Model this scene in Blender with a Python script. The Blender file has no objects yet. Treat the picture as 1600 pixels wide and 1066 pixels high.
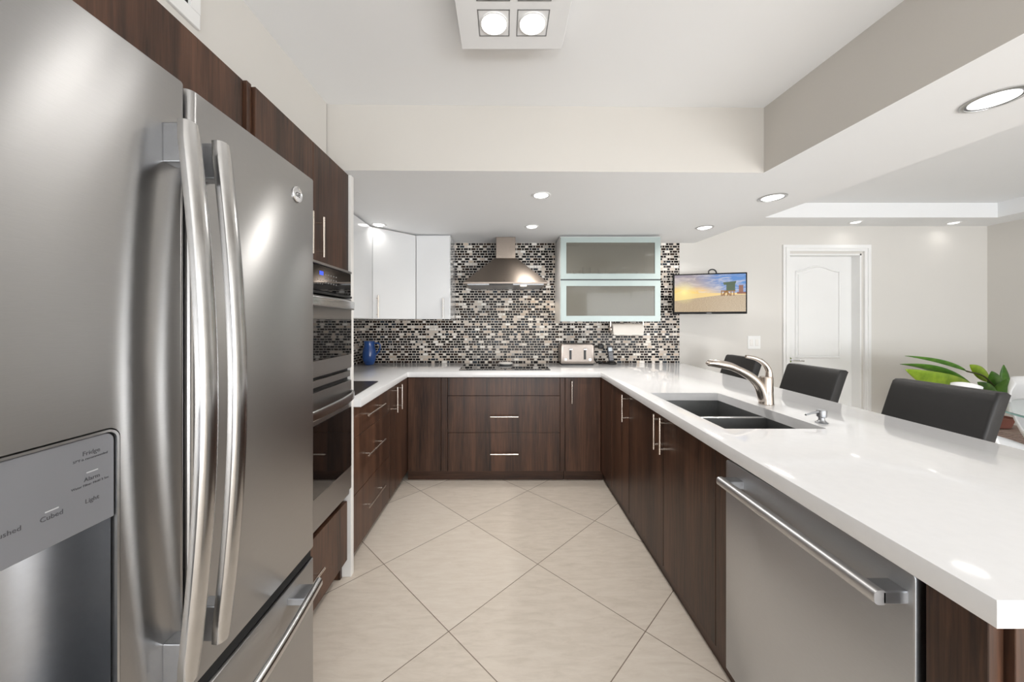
import bpy, bmesh, math, random
from mathutils import Vector, Matrix

random.seed(7)
sc = bpy.context.scene
COL = sc.collection
PI = math.pi

# ------------------------------------------------------------------ camera
EYE = 1.30
cam_data = bpy.data.cameras.new('camera')
cam = bpy.data.objects.new('camera', cam_data)
COL.objects.link(cam)
cam.location = (0, 0, EYE)
cam.rotation_euler = (PI / 2, 0, 0)
cam_data.sensor_width = 36.0
cam_data.lens = 36.0 * 550 / 1600
cam_data.shift_x = (800 - 788) / 1600
cam_data.shift_y = -(533 - 505) / 1600
cam_data.clip_start = 0.02
sc.camera = cam

# ------------------------------------------------------------------ view + world
sc.view_settings.view_transform = 'Standard'
sc.view_settings.look = 'None'
sc.view_settings.gamma = 1.0
sc.view_settings.use_curve_mapping = False
sc.view_settings.exposure = 0.0
sc.cycles.max_bounces = 10
sc.cycles.diffuse_bounces = 6
sc.cycles.glossy_bounces = 5
sc.cycles.transmission_bounces = 6
sc.cycles.sample_clamp_indirect = 6.0
sc.cycles.caustics_reflective = False
sc.cycles.caustics_refractive = False
sc.cycles.use_denoising = True

world = bpy.data.worlds.new('sky')
sc.world = world
world.use_nodes = True
world.node_tree.nodes['Background'].inputs[0].default_value = (0.86, 0.93, 1.0, 1)
world.node_tree.nodes['Background'].inputs[1].default_value = 1.0


def area_light(name, loc, target, sx, sy, power, color=(1, 1, 1)):
    d = bpy.data.lights.new(name, 'AREA')
    d.shape = 'RECTANGLE'
    d.size, d.size_y = sx, sy
    d.energy = power
    d.color = color
    o = bpy.data.objects.new(name, d)
    COL.objects.link(o)
    o.location = loc
    v = Vector(target) - Vector(loc)
    o.rotation_euler = v.to_track_quat('-Z', 'Y').to_euler()
    return o


# terrace daylight from behind the camera; the kitchen pair is added fill light
area_light('rear_fill_kitchen', (0.25, -3.18, 1.05), (0.25, 0, 1.10), 2.1, 2.0, 62, (0.955, 0.978, 1.0))  # added rear fill lamp; the kitchen door it stands in is invented
area_light('rear_fill_upward', (0.25, -3.16, .30), (0.25, 1.2, 2.1), 2.1, .5, 30, (0.97, 0.985, 1.0))  # added low lamp, tilted up to brighten the lowered ceiling
area_light('daylight_terrace_door', (3.45, -3.18, 1.12), (3.0, 0, 1.30), 2.5, 2.1, 60, (0.955, 0.978, 1.0))
# sunlight thrown up off the terrace floor through the same door
area_light('terrace_floor_bounce', (3.45, -3.16, .40), (2.8, .6, 2.3), 2.4, .7, 92, (0.96, 0.98, 1.0))


# ------------------------------------------------------------------ object helpers
def link(o):
    COL.objects.link(o)
    return o


def tag(o, label=None, cat=None, group=None, kind=None):
    if label: o['label'] = label
    if cat: o['category'] = cat
    if group: o['group'] = group
    if kind: o['kind'] = kind
    return o


def thing(name, label, cat, loc=(0, 0, 0), rz=0.0, group=None):
    o = link(bpy.data.objects.new(name, None))
    o.location = loc
    o.rotation_euler = (0, 0, rz)
    o.empty_display_size = 0.05
    return tag(o, label, cat, group)


def copy_tree(o, parent=None):
    c = o.copy()
    link(c)
    if parent:
        c.parent = parent
        c.matrix_parent_inverse = o.matrix_parent_inverse.copy()
    for ch in list(o.children):
        copy_tree(ch, c)
    return c


def rounded(pts, r, seg=5):
    """round the corners of a 2D polygon; r may be a number or a list"""
    out = []
    n = len(pts)
    for i in range(n):
        rr = r[i] if isinstance(r, (list, tuple)) else r
        p = Vector(pts[i]); a = Vector(pts[i - 1]); b = Vector(pts[(i + 1) % n])
        if rr <= 1e-6:
            out.append(tuple(p)); continue
        u = (a - p).normalized(); v = (b - p).normalized()
        ang = u.angle(v)
        t = rr / math.tan(ang / 2)
        t = min(t, (a - p).length * .49, (b - p).length * .49)
        rr = t * math.tan(ang / 2)
        c = p + (u + v).normalized() * (rr / math.sin(ang / 2))
        s = p + u * t - c
        e = p + v * t - c
        full = s.angle(e)
        sgn = 1 if s.x * e.y - s.y * e.x > 0 else -1
        for k in range(seg + 1):
            th = sgn * full * k / seg
            q = Vector((s.x * math.cos(th) - s.y * math.sin(th), s.x * math.sin(th) + s.y * math.cos(th)))
            out.append(tuple(c + q))
    return out


class MB:
    def __init__(self):
        self.bm = bmesh.new()

    def box(self, x0, x1, y0, y1, z0, z1, bev=0.0, seg=2, mi=0):
        b = bmesh.new()
        vs = [b.verts.new((x, y, z)) for x in (x0, x1) for y in (y0, y1) for z in (z0, z1)]
        for f in ((0, 1, 3, 2), (4, 6, 7, 5), (0, 4, 5, 1), (2, 3, 7, 6), (0, 2, 6, 4), (1, 5, 7, 3)):
            b.faces.new([vs[i] for i in f])
        bmesh.ops.recalc_face_normals(b, faces=b.faces[:])
        if bev > 0:
            bmesh.ops.bevel(b, geom=b.edges[:], offset=bev, segments=seg, profile=0.5, affect='EDGES')
        for f in b.faces:
            f.material_index = mi
        self._merge(b)
        return self

    def _merge(self, b):
        me = bpy.data.meshes.new('tmp')
        b.to_mesh(me); b.free()
        self.bm.from_mesh(me)
        bpy.data.meshes.remove(me)

    def prism(self, pts, a0, a1, axis='z', bev=0.0, seg=2, mi=0):
        """extrude a 2D polygon. z: (x,y), x: (y,z), y: (x,z)"""
        b = bmesh.new()
        def P(p, a):
            if axis == 'z': return (p[0], p[1], a)
            if axis == 'x': return (a, p[0], p[1])
            return (p[0], a, p[1])
        lo = [b.verts.new(P(p, a0)) for p in pts]
        hi = [b.verts.new(P(p, a1)) for p in pts]
        n = len(pts)
        b.faces.new(lo); b.faces.new(hi)
        for i in range(n):
            b.faces.new((lo[i], lo[(i + 1) % n], hi[(i + 1) % n], hi[i]))
        bmesh.ops.recalc_face_normals(b, faces=b.faces[:])
        if bev > 0:
            ed = [e for e in b.edges if (e.verts[0] in lo) == (e.verts[1] in lo)]
            bmesh.ops.bevel(b, geom=ed, offset=bev, segments=seg, profile=0.5, affect='EDGES')
        for f in b.faces:
            f.material_index = mi
        self._merge(b)
        return self

    def loft(self, rings, closed=True, caps=True, mi=0):
        b = bmesh.new()
        rv = [[b.verts.new(p) for p in r] for r in rings]
        for i in range(len(rv) - 1):
            n = len(rv[i])
            for j in range(n if closed else n - 1):
                k = (j + 1) % n
                b.faces.new((rv[i][j], rv[i][k], rv[i + 1][k], rv[i + 1][j]))
        if caps and closed:
            b.faces.new(rv[0]); b.faces.new(rv[-1])
        bmesh.ops.recalc_face_normals(b, faces=b.faces[:])
        for f in b.faces:
            f.material_index = mi
            f.smooth = True
        self._merge(b)
        return self

    def tube(self, path, r, seg=12, flat=1.0, mi=0):
        """round tube along a 3D path, r number or list; flat squashes the second axis"""
        path = [Vector(p) for p in path]
        n = len(path)
        rs = r if isinstance(r, (list, tuple)) else [r] * n
        rings = []
        t0 = (path[1] - path[0]).normalized()
        up = Vector((0, 0, 1)) if abs(t0.z) < .9 else Vector((0, 1, 0))
        u = t0.cross(up).normalized()
        for i in range(n):
            if i == 0: t = path[1] - path[0]
            elif i == n - 1: t = path[-1] - path[-2]
            else: t = path[i + 1] - path[i - 1]
            t.normalize()
            u = (u - t * u.dot(t)).normalized()
            v = t.cross(u)
            rings.append([tuple(path[i] + (u * math.cos(a) + v * math.sin(a) * flat) * rs[i])
                          for a in [2 * PI * k / seg for k in range(seg)]])
        return self.loft(rings, mi=mi)

    def cyl(self, p0, p1, r, seg=24, mi=0):
        self.tube([p0, p1], r, seg, mi=mi)
        return self

    def lathe(self, prof, center=(0, 0, 0), seg=40, mi=0, caps=True):
        """prof: list of (r, z)"""
        cx, cy, cz = center
        rings = [[(cx + max(r, 1e-4) * math.cos(2 * PI * k / seg), cy + max(r, 1e-4) * math.sin(2 * PI * k / seg), cz + z)
                  for k in range(seg)] for r, z in prof]
        return self.loft(rings, caps=caps, mi=mi)

    def build(self, name, mats, parent=None, local=False, smooth=None, wn=False):
        me = bpy.data.meshes.new(name)
        self.bm.to_mesh(me); self.bm.free()
        o = link(bpy.data.objects.new(name, me))
        for m in (mats if isinstance(mats, (list, tuple)) else [mats]):
            me.materials.append(m)
        if smooth is not None:
            me.shade_smooth()
            me.set_sharp_from_angle(angle=math.radians(smooth))
        if parent:
            o.parent = parent
            if not local:
                M = Matrix.Identity(4)
                p = parent
                while p:
                    M = p.matrix_basis.to_4x4() @ p.matrix_parent_inverse.inverted() @ M if False else M
                    p = p.parent
                root = parent
                while root.parent: root = root.parent
                if parent.parent is None:
                    o.matrix_parent_inverse = Matrix.Translation(root.location).inverted()
        return o


def boolean(o, cutter, op='DIFFERENCE'):
    m = o.modifiers.new('cut', 'BOOLEAN')
    m.object = cutter
    m.operation = op
    m.solver = 'EXACT'
    dg = bpy.context.evaluated_depsgraph_get()
    dg.update()
    me = bpy.data.meshes.new_from_object(o.evaluated_get(dg))
    o.modifiers.clear()
    old = o.data
    o.data = me
    me.name = old.name
    bpy.data.meshes.remove(old)
    cm = cutter.data
    bpy.data.objects.remove(cutter)
    bpy.data.meshes.remove(cm)
    return o


def text_mesh(name, body, size, mat, origin, xdir, ydir, parent, depth=0.0003, align='CENTER', shear=0.0):
    cu = bpy.data.curves.new(name, 'FONT')
    cu.body = body
    cu.size = size
    cu.extrude = depth
    cu.align_x = align
    cu.shear = shear
    cu.resolution_u = 3
    t = bpy.data.objects.new(name, cu)
    link(t)
    dg = bpy.context.evaluated_depsgraph_get(); dg.update()
    me = bpy.data.meshes.new_from_object(t.evaluated_get(dg))
    bpy.data.objects.remove(t); bpy.data.curves.remove(cu)
    x = Vector(xdir).normalized(); y = Vector(ydir).normalized(); z = x.cross(y)
    M = Matrix.Identity(4)
    for i in range(3):
        M[i][0] = x[i]; M[i][1] = y[i]; M[i][2] = z[i]; M[i][3] = origin[i]
    me.transform(M)
    me.materials.clear(); me.materials.append(mat)
    o = link(bpy.data.objects.new(name, me))
    me.name = name
    o.parent = parent
    if parent.parent is None:
        o.matrix_parent_inverse = Matrix.Translation(parent.location).inverted()
    return o


# ------------------------------------------------------------------ materials
def srgb(r, g, b):
    f = lambda c: (c / 255 / 12.92) if c / 255 <= 0.04045 else ((c / 255 + 0.055) / 1.055) ** 2.4
    return (f(r), f(g), f(b), 1)


class NT:
    def __init__(self, name):
        self.m = bpy.data.materials.new(name)
        self.m.use_nodes = True
        self.t = self.m.node_tree
        self.b = self.t.nodes['Principled BSDF']

    def n(self, kind, **kw):
        nd = self.t.nodes.new(kind)
        for k, v in kw.items():
            setattr(nd, k, v)
        return nd

    def l(self, a, b):
        self.t.links.new(a, b)

    def math(self, op, a, b=None, c=None):
        nd = self.n('ShaderNodeMath', operation=op)
        for i, v in enumerate((a, b, c)):
            if v is None: continue
            if isinstance(v, (int, float)): nd.inputs[i].default_value = v
            else: self.l(v, nd.inputs[i])
        return nd.outputs[0]

    def coords(self, scale=(1, 1, 1), rot=(0, 0, 0)):
        tc = self.n('ShaderNodeTexCoord')
        mp = self.n('ShaderNodeMapping')
        mp.inputs['Scale'].default_value = scale
        mp.inputs['Rotation'].default_value = rot
        self.l(tc.outputs['Object'], mp.inputs['Vector'])
        return mp.outputs[0]

    def noise(self, vec, scale, detail=3, rough=.5, dist=0.0):
        nd = self.n('ShaderNodeTexNoise')
        nd.inputs['Scale'].default_value = scale
        nd.inputs['Detail'].default_value = detail
        nd.inputs['Roughness'].default_value = rough
        nd.inputs['Distortion'].default_value = dist
        self.l(vec, nd.inputs['Vector'])
        return nd.outputs[0]

    def ramp(self, fac, stops):
        nd = self.n('ShaderNodeValToRGB')
        el = nd.color_ramp.elements
        while len(el) < len(stops): el.new(0.5)
        for e, (p, c) in zip(el, stops):
            e.position = p; e.color = c
        self.l(fac, nd.inputs[0])
        return nd.outputs[0]

    def mix(self, fac, a, b):
        nd = self.n('ShaderNodeMix', data_type='RGBA')
        if isinstance(fac, (int, float)): nd.inputs[0].default_value = fac
        else: self.l(fac, nd.inputs[0])
        for i, v in ((6, a), (7, b)):
            if isinstance(v, tuple): nd.inputs[i].default_value = v
            else: self.l(v, nd.inputs[i])
        return nd.outputs[2]

    def bump(self, h, strength=.1, dist=.01):
        nd = self.n('ShaderNodeBump')
        nd.inputs['Strength'].default_value = strength
        nd.inputs['Distance'].default_value = dist
        self.l(h, nd.inputs['Height'])
        self.l(nd.outputs[0], self.b.inputs['Normal'])


def plain(name, col, rough=.5, metal=0.0, var=0.03, vscale=6.0, coat=0.0, spec=.5):
    t = NT(name)
    v = t.noise(t.coords(), vscale, 2)
    lo = tuple(max(0, c * (1 - var)) for c in col[:3]) + (1,)
    hi = tuple(min(1, c * (1 + var)) for c in col[:3]) + (1,)
    t.l(t.ramp(v, [(.3, lo), (.7, hi)]), t.b.inputs['Base Color'])
    t.b.inputs['Roughness'].default_value = rough
    t.b.inputs['Metallic'].default_value = metal
    t.b.inputs['Coat Weight'].default_value = coat
    t.b.inputs['Specular IOR Level'].default_value = spec
    return t.m


def make_wood(name, dark, light, horizontal=False):
    t = NT(name)
    # the grain runs up the fronts; x and y are summed so both runs of cabinets show it
    v = t.coords(scale=(1, 1, .045))
    if horizontal:
        v = t.coords(scale=(.06, .06, 1))
    fine = t.noise(v, 95, 4, .62, .4)
    band = t.noise(v, 11, 2, .5, .8)
    s = t.math('ADD', t.math('MULTIPLY', fine, .5), t.math('MULTIPLY', band, .5))
    col = t.ramp(s, [(.34, dark), (.52, tuple((a + b) / 2 for a, b in zip(dark, light))), (.68, light)])
    t.l(col, t.b.inputs['Base Color'])
    t.b.inputs['Roughness'].default_value = .36
    t.b.inputs['Specular IOR Level'].default_value = .4
    t.bump(fine, .04, .002)
    return t.m


def make_steel(name, col, rough, aniso, rot, streak_scale=(1, 1, 1)):
    t = NT(name)
    v = t.coords(scale=streak_scale)
    s = t.noise(v, 60, 4, .6)
    lo = tuple(c * .95 for c in col[:3]) + (1,)
    t.l(t.ramp(s, [(.35, lo), (.65, col)]), t.b.inputs['Base Color'])
    t.b.inputs['Metallic'].default_value = 1
    rr = t.n('ShaderNodeMapRange')
    rr.inputs['To Min'].default_value = rough * .96
    rr.inputs['To Max'].default_value = rough * 1.04
    t.l(s, rr.inputs['Value'])
    t.l(rr.outputs[0], t.b.inputs['Roughness'])
    t.b.inputs['Anisotropic'].default_value = aniso
    t.b.inputs['Anisotropic Rotation'].default_value = rot
    tg = t.n('ShaderNodeTangent', direction_type='RADIAL', axis='Z')
    t.l(tg.outputs[0], t.b.inputs['Tangent'])
    return t.m


def make_floor():
    t = NT('floor_tile')
    tc = t.n('ShaderNodeTexCoord')
    sp = t.n('ShaderNodeSeparateXYZ')
    t.l(tc.outputs['Object'], sp.inputs[0])
    S = .5865
    r2 = 1 / math.sqrt(2)
    u = t.math('MULTIPLY', t.math('ADD', sp.outputs[0], sp.outputs[1]), r2)
    v = t.math('MULTIPLY', t.math('SUBTRACT', sp.outputs[0], sp.outputs[1]), r2)
    uu = t.math('DIVIDE', t.math('SUBTRACT', u, 1.4695 - 10 * S), S)
    vv = t.math('DIVIDE', t.math('SUBTRACT', v, -1.2150 - 10 * S), S)
    def line(w):
        f = t.math('FRACT', w)
        d = t.math('MINIMUM', f, t.math('SUBTRACT', 1.0, f))
        return t.math('LESS_THAN', d, .0019 / S)
    g = t.math('MAXIMUM', line(uu), line(vv))
    cb = t.n('ShaderNodeCombineXYZ')
    t.l(t.math('FLOOR', uu), cb.inputs[0]); t.l(t.math('FLOOR', vv), cb.inputs[1])
    wn = t.n('ShaderNodeTexWhiteNoise', noise_dimensions='2D')
    t.l(cb.outputs[0], wn.inputs['Vector'])
    va = t.coords(scale=(1, 4.5, 1), rot=(0, 0, math.radians(-28)))
    streak = t.noise(va, 8, 7, .72, .5)
    tone = t.math('ADD', t.math('MULTIPLY', streak, .8), t.math('MULTIPLY', wn.outputs['Value'], .2))
    tile = t.ramp(tone, [(.25, srgb(203, 192, 178)), (.5, srgb(219, 208, 195)), (.75, srgb(229, 220, 208))])
    col = t.mix(g, tile, srgb(132, 118, 104))
    t.l(col, t.b.inputs['Base Color'])
    t.b.inputs['Roughness'].default_value = .42
    t.b.inputs['Specular IOR Level'].default_value = .35
    t.bump(t.math('SUBTRACT', 1.0, g), .3, .002)
    return t.m


def make_mosaic():
    t = NT('glass_mosaic')
    tc = t.n('ShaderNodeTexCoord')
    sp = t.n('ShaderNodeSeparateXYZ')
    t.l(tc.outputs['Object'], sp.inputs[0])
    h = t.math('ADD', sp.outputs[0], sp.outputs[1])
    RH, PW = .0250, .0758
    vz = t.math('DIVIDE', t.math('ADD', sp.outputs[2], 1.0), RH)
    row = t.math('FLOOR', vz)
    fv = t.math('FRACT', vz)
    odd = t.math('MODULO', row, 2.0)
    jitter = t.math('MULTIPLY', t.math('FLOOR', t.math('DIVIDE', row, 12.0)), .17)
    uu = t.math('ADD', t.math('ADD', t.math('DIVIDE', t.math('ADD', h, 20.0), PW), t.math('MULTIPLY', odd, .5)), jitter)
    cell = t.math('FLOOR', uu)
    fu = t.math('FRACT', uu)
    LW = .655
    small = t.math('GREATER_THAN', fu, LW)
    # distance (metres) from the tile edge inside its own cell
    dl = t.math('MINIMUM', fu, t.math('ABSOLUTE', t.math('SUBTRACT', fu, LW)))
    dr = t.math('MINIMUM', dl, t.math('SUBTRACT', 1.0, fu))
    du = t.math('MULTIPLY', dr, PW)
    dv = t.math('MULTIPLY', t.math('MINIMUM', fv, t.math('SUBTRACT', 1.0, fv)), RH)
    d = t.math('MINIMUM', du, dv)
    grout = t.math('LESS_THAN', d, .0031)
    cb = t.n('ShaderNodeCombineXYZ')
    t.l(t.math('ADD', t.math('MULTIPLY', cell, 2.0), small), cb.inputs[0]); t.l(row, cb.inputs[1])
    wn = t.n('ShaderNodeTexWhiteNoise', noise_dimensions='2D')
    t.l(cb.outputs[0], wn.inputs['Vector'])
    rp = t.n('ShaderNodeValToRGB')
    rp.color_ramp.interpolation = 'CONSTANT'
    cols = [(0, (9, 8, 9)), (.20, (20, 19, 21)), (.32, (36, 34, 36)), (.42, (36, 23, 18)), (.50, (56, 53, 54)),
            (.58, (54, 41, 33)), (.66, (44, 53, 62)), (.73, (206, 194, 182)), (.81, (226, 220, 212)), (.89, (202, 185, 168)),
            (.94, (238, 235, 230)), (.98, (172, 168, 164))]
    el = rp.color_ramp.elements
    while len(el) < len(cols): el.new(.5)
    for e, (p, c) in zip(el, cols):
        e.position = p; e.color = srgb(*c)
    t.l(wn.outputs['Value'], rp.inputs[0])
    col = t.mix(grout, rp.outputs[0], srgb(200, 193, 185))
    t.l(col, t.b.inputs['Base Color'])
    rg = t.n('ShaderNodeMix', data_type='FLOAT')
    t.l(grout, rg.inputs[0]); t.b.inputs['Specular IOR Level'].default_value = .10; rg.inputs[2].default_value = .2; rg.inputs[3].default_value = .8
    t.l(rg.outputs[0], t.b.inputs['Roughness'])
    t.bump(t.math('SUBTRACT', 1.0, grout), .08, .001)
    return t.m


def emissive(name, col, strength):
    t = NT(name)
    t.b.inputs['Base Color'].default_value = (.02, .02, .02, 1)
    t.b.inputs['Emission Color'].default_value = col
    t.b.inputs['Emission Strength'].default_value = strength
    return t.m


def glassy(name, col, rough, trans, ior=1.45, coat=0.0, alpha=1.0):
    t = NT(name)
    t.b.inputs['Base Color'].default_value = col
    t.b.inputs['Roughness'].default_value = rough
    t.b.inputs['Transmission Weight'].default_value = trans
    t.b.inputs['IOR'].default_value = ior
    t.b.inputs['Coat Weight'].default_value = coat
    t.b.inputs['Coat Roughness'].default_value = .02
    t.b.inputs['Alpha'].default_value = alpha
    return t.m


def make_leather():
    t = NT('black_leather')
    t.b.inputs['Base Color'].default_value = srgb(34, 33, 33)
    t.b.inputs['Roughness'].default_value = .52
    t.b.inputs['Specular IOR Level'].default_value = .35
    t.bump(t.noise(t.coords(), 220, 3, .6), .12, .002)
    return t.m


def make_leaf(name, c1, c2):
    t = NT(name)
    n = t.noise(t.coords(), 14, 13)
    t.l(t.ramp(n, [(.3, c1), (.7, c2)]), t.b.inputs['Base Color'])
    t.b.inputs['Roughness'].default_value = .38
    t.b.inputs['Subsurface Weight'].default_value = 0.0
    return t.m


def make_wicker():
    t = NT('woven_rattan')
    tc = t.n('ShaderNodeTexCoord')
    wv = t.n('ShaderNodeTexWave', bands_direction='Z')
    wv.inputs['Scale'].default_value = 28
    wv.inputs['Distortion'].default_value = 3
    wv.inputs['Detail'].default_value = 2
    t.l(tc.outputs['Object'], wv.inputs['Vector'])
    t.l(t.ramp(wv.outputs['Fac'], [(.2, srgb(120, 98, 88)), (.8, srgb(178, 158, 148))]), t.b.inputs['Base Color'])
    t.b.inputs['Roughness'].default_value = .8
    t.bump(wv.outputs['Fac'], .5, .006)
    return t.m


def make_screen(x0, x1, z0, z1):
    """sunset over a beach, drawn across the panel of the television"""
    t = NT('television_picture')
    tc = t.n('ShaderNodeTexCoord')
    sp = t.n('ShaderNodeSeparateXYZ')
    t.l(tc.outputs['Object'], sp.inputs[0])
    u = t.math('DIVIDE', t.math('SUBTRACT', sp.outputs[0], x0), x1 - x0)
    v = t.math('DIVIDE', t.math('SUBTRACT', sp.outputs[2], z0), z1 - z0)
    cb = t.n('ShaderNodeCombineXYZ')
    t.l(t.math('MULTIPLY', u, 1.0), cb.inputs[0]); t.l(t.math('MULTIPLY', v, 2.2), cb.inputs[1])
    cloud = t.noise(cb.outputs[0], 4.2, 6, .62, 1.2)
    sky_lo = t.ramp(t.math('ADD', v, t.math('MULTIPLY', u, .10)), [(.5, srgb(250, 205, 70)), (.62, srgb(240, 200, 130)), (.74, srgb(186, 170, 165)), (.98, srgb(150, 140, 150))])
    blue = t.ramp(t.math('ADD', u, t.math('MULTIPLY', v, .35)), [(.6, (0, 0, 0, 1)), (1.15, (1, 1, 1, 1))])
    sky = t.mix(t.math('MULTIPLY', t.n('ShaderNodeRGBToBW').outputs[0], 1.0), sky_lo, sky_lo)
    bw = t.n('ShaderNodeRGBToBW'); t.l(blue, bw.inputs[0])
    sky = t.mix(bw.outputs[0], sky_lo, srgb(70, 130, 200))
    hi = t.math('MULTIPLY', t.math('GREATER_THAN', v, .5), t.ramp(cloud, [(.45, (0, 0, 0, 1)), (.7, (.75, .75, .75, 1))]))
    sky = t.mix(hi, sky, srgb(226, 214, 205))
    g = t.noise(cb.outputs[0], 60, 5, .8)
    sand = t.ramp(g, [(.3, srgb(120, 98, 74)), (.5, srgb(184, 158, 122)), (.7, srgb(222, 205, 172))])
    shore = t.math('ADD', .30, t.math('MULTIPLY', u, .22))
    issand = t.math('LESS_THAN', v, t.math('MINIMUM', shore, .45))
    sea = t.math('MULTIPLY', t.math('LESS_THAN', v, .5), t.math('SUBTRACT', 1.0, issand))
    pic = t.mix(sea, sky, srgb(240, 205, 130))
    pic = t.mix(issand, pic, sand)
    du = t.math('MULTIPLY', t.math('SUBTRACT', u, .14), 1.7)
    dv = t.math('SUBTRACT', v, .53)
    dist = t.math('SQRT', t.math('ADD', t.math('MULTIPLY', du, du), t.math('MULTIPLY', dv, dv)))
    glow = t.ramp(dist, [(.02, (1, 1, 1, 1)), (.10, (.55, .55, .55, 1)), (.33, (0, 0, 0, 1))])
    gb = t.n('ShaderNodeRGBToBW'); t.l(glow, gb.inputs[0])
    pic = t.mix(gb.outputs[0], pic, srgb(255, 240, 150))
    t.b.inputs['Base Color'].default_value = (0.01, 0.01, 0.01, 1)
    t.b.inputs['Roughness'].default_value = .2
    t.l(pic, t.b.inputs['Emission Color'])
    t.b.inputs['Emission Strength'].default_value = 0.95
    return t.m


WALL = plain('wall_paint', srgb(216, 213, 208), .85, var=.008, vscale=2)
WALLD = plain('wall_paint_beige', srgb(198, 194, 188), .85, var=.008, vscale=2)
CEIL = plain('ceiling_paint', srgb(235, 236, 237), .9, var=.006, vscale=2)
WHITE = plain('white_trim_paint', srgb(236, 236, 235), .45, var=.006)
FLOOR = make_floor()
MOSAIC = make_mosaic()
WOOD = make_wood('dark_walnut', srgb(31, 20, 15), srgb(98, 67, 50))
WOODH = make_wood('dark_walnut_plinth', srgb(38, 24, 17), srgb(88, 60, 45), True)
STEEL = make_steel('brushed_steel', (.455, .45, .447, 1), .29, .93, .25, (1, 1, 45))
STEELV = make_steel('satin_steel', (.56, .555, .55, 1), .22, .3, 0.0)
STEELDW = make_steel('dishwasher_steel', (.63, .645, .665, 1), .38, .5, .25, (1, 1, 30))
NICKEL = make_steel('brushed_nickel', (.56, .495, .44, 1), .22, .0, 0.0)
PULL = make_steel('satin_pull', (.80, .72, .64, 1), .25, .0, 0.0)
DARKGREY = plain('dark_grey_plastic', srgb(46, 47, 50), .45)
BLACK = plain('black_plastic', srgb(14, 14, 15), .4)
SEAM = plain('shadow_gap', srgb(10, 9, 9), .8)
BLACKGLASS = plain('black_glass', srgb(6, 6, 7), .03, coat=.6)
PANELGREY = plain('dispenser_plastic', srgb(134, 135, 140), .42, metal=.35)
PRINT = plain('grey_print', srgb(70, 70, 74), .6)
QUARTZ = plain('white_quartz', srgb(230, 230, 231), .07, var=.012, vscale=40, spec=.4)
GLOSSWHITE = plain('gloss_white_lacquer', srgb(226, 227, 228), .06, var=.004, coat=.6)
CARCASE = plain('white_melamine', srgb(232, 230, 227), .4)
SINK = make_steel('dark_sink_steel', (.30, .305, .305, 1), .42, .2, .25)
SINKRIM = make_steel('sink_rim_steel', (.62, .62, .62, 1), .3, .0, 0.0)
FROST = glassy('frosted_glass', srgb(226, 221, 206), .11, .84, 1.30, coat=.35)
ALU = plain('pale_aluminium_frame', srgb(164, 176, 174), .35, metal=.15)
LEATHER = make_leather()
CHROME = make_steel('chrome', (.85, .85, .86, 1), .08, 0, 0)
BLUE = plain('blue_glaze', srgb(30, 74, 140), .18, var=.25, vscale=9, coat=.5)
PAPER = plain('paper', srgb(236, 230, 222), .9)
CERAMIC = plain('white_ceramic', srgb(235, 233, 230), .2)
SHELL = plain('white_moulded_plastic', srgb(238, 238, 238), .3)
LEAF1 = make_leaf('leaf_bright', srgb(112, 146, 26), srgb(160, 190, 50))
LEAF2 = make_leaf('leaf_deep', srgb(50, 98, 32), srgb(100, 148, 52))
STEM = plain('plant_stem', srgb(70, 72, 34), .6)
TERRA = plain('terracotta', srgb(142, 92, 80), .8)
WICKER = make_wicker()
CLEAR = glassy('clear_glass', (.90, .97, .95, 1), .0, 1.0, 1.2)
GLASSEDGE = plain('glass_edge_green', srgb(90, 130, 120), .1)
LAMP = emissive('lamp_lens', (1, .98, .95, 1), 3.5)
LAMPF = emissive('fixture_lens', (1, .985, .96, 1), 7.0)
WARMLAMP = emissive('hood_lamp_lens', (1, .8, .55, 1), 8.0)
BLUELED = emissive('blue_display', (.03, .08, 1, 1), 2.0)
KEYS = emissive('keypad_print', (.62, .60, .57, 1), .25)

# ------------------------------------------------------------------ the room
def struct(o, kind='structure'):
    o['kind'] = kind
    return o

WB = 3.52      # back wall plane
WL = -1.43     # left wall plane behind the cabinets
WR = 4.83      # right wall of the dining area
YB = -3.2      # wall behind the camera

struct(MB().box(-1.6, 5.0, YB - .1, 3.75, -.06, 0).build('floor', FLOOR))

# back wall with the doorway of the dining area
DX0, DX1, DZ = 2.835, 3.571, 1.994
w = MB()
w.box(-1.6, DX0, WB, WB + .12, 0, 2.6).box(DX1, 5.0, WB, WB + .12, 0, 2.6).box(DX0, DX1, WB, WB + .12, DZ, 2.6)
struct(w.build('wall_back', WALL))
struct(MB().box(WL - .15, WL, YB, WB, 0, 2.6).build('wall_left', WALL))
struct(MB().box(WR, WR + .15, YB, WB, 0, 2.6).build('wall_right', WALL))
# wall behind the camera with an invented kitchen door opening for the fill light and a terrace door opening
w = MB()
w.box(WL, -.85, YB - .1, YB, 0, 2.6).box(-.85, 1.35, YB - .1, YB, 2.1, 2.6)
w.box(1.35, 2.2, YB - .1, YB, 0, 2.6).box(2.2, 4.7, YB - .1, YB, 2.17, 2.6).box(4.7, WR, YB - .1, YB, 0, 2.6)
struct(w.build('wall_rear', WALL))
w = MB()
for x in (-.85, .23, 1.31): w.box(x, x + .04, YB - .07, YB - .03, 0, 2.1)
w.box(-.81, 1.31, YB - .07, YB - .03, 0, .04).box(-.81, 1.31, YB - .07, YB - .03, 2.06, 2.1)
struct(w.build('window_1', WHITE))
w = MB()
for x in (2.2, 3.42, 4.65): w.box(x, x + .05, YB - .07, YB - .03, 0, 2.17)
w.box(2.25, 4.65, YB - .07, YB - .03, 0, .05).box(2.25, 4.65, YB - .07, YB - .03, 2.12, 2.17)
struct(w.build('window_2', WHITE))

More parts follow.
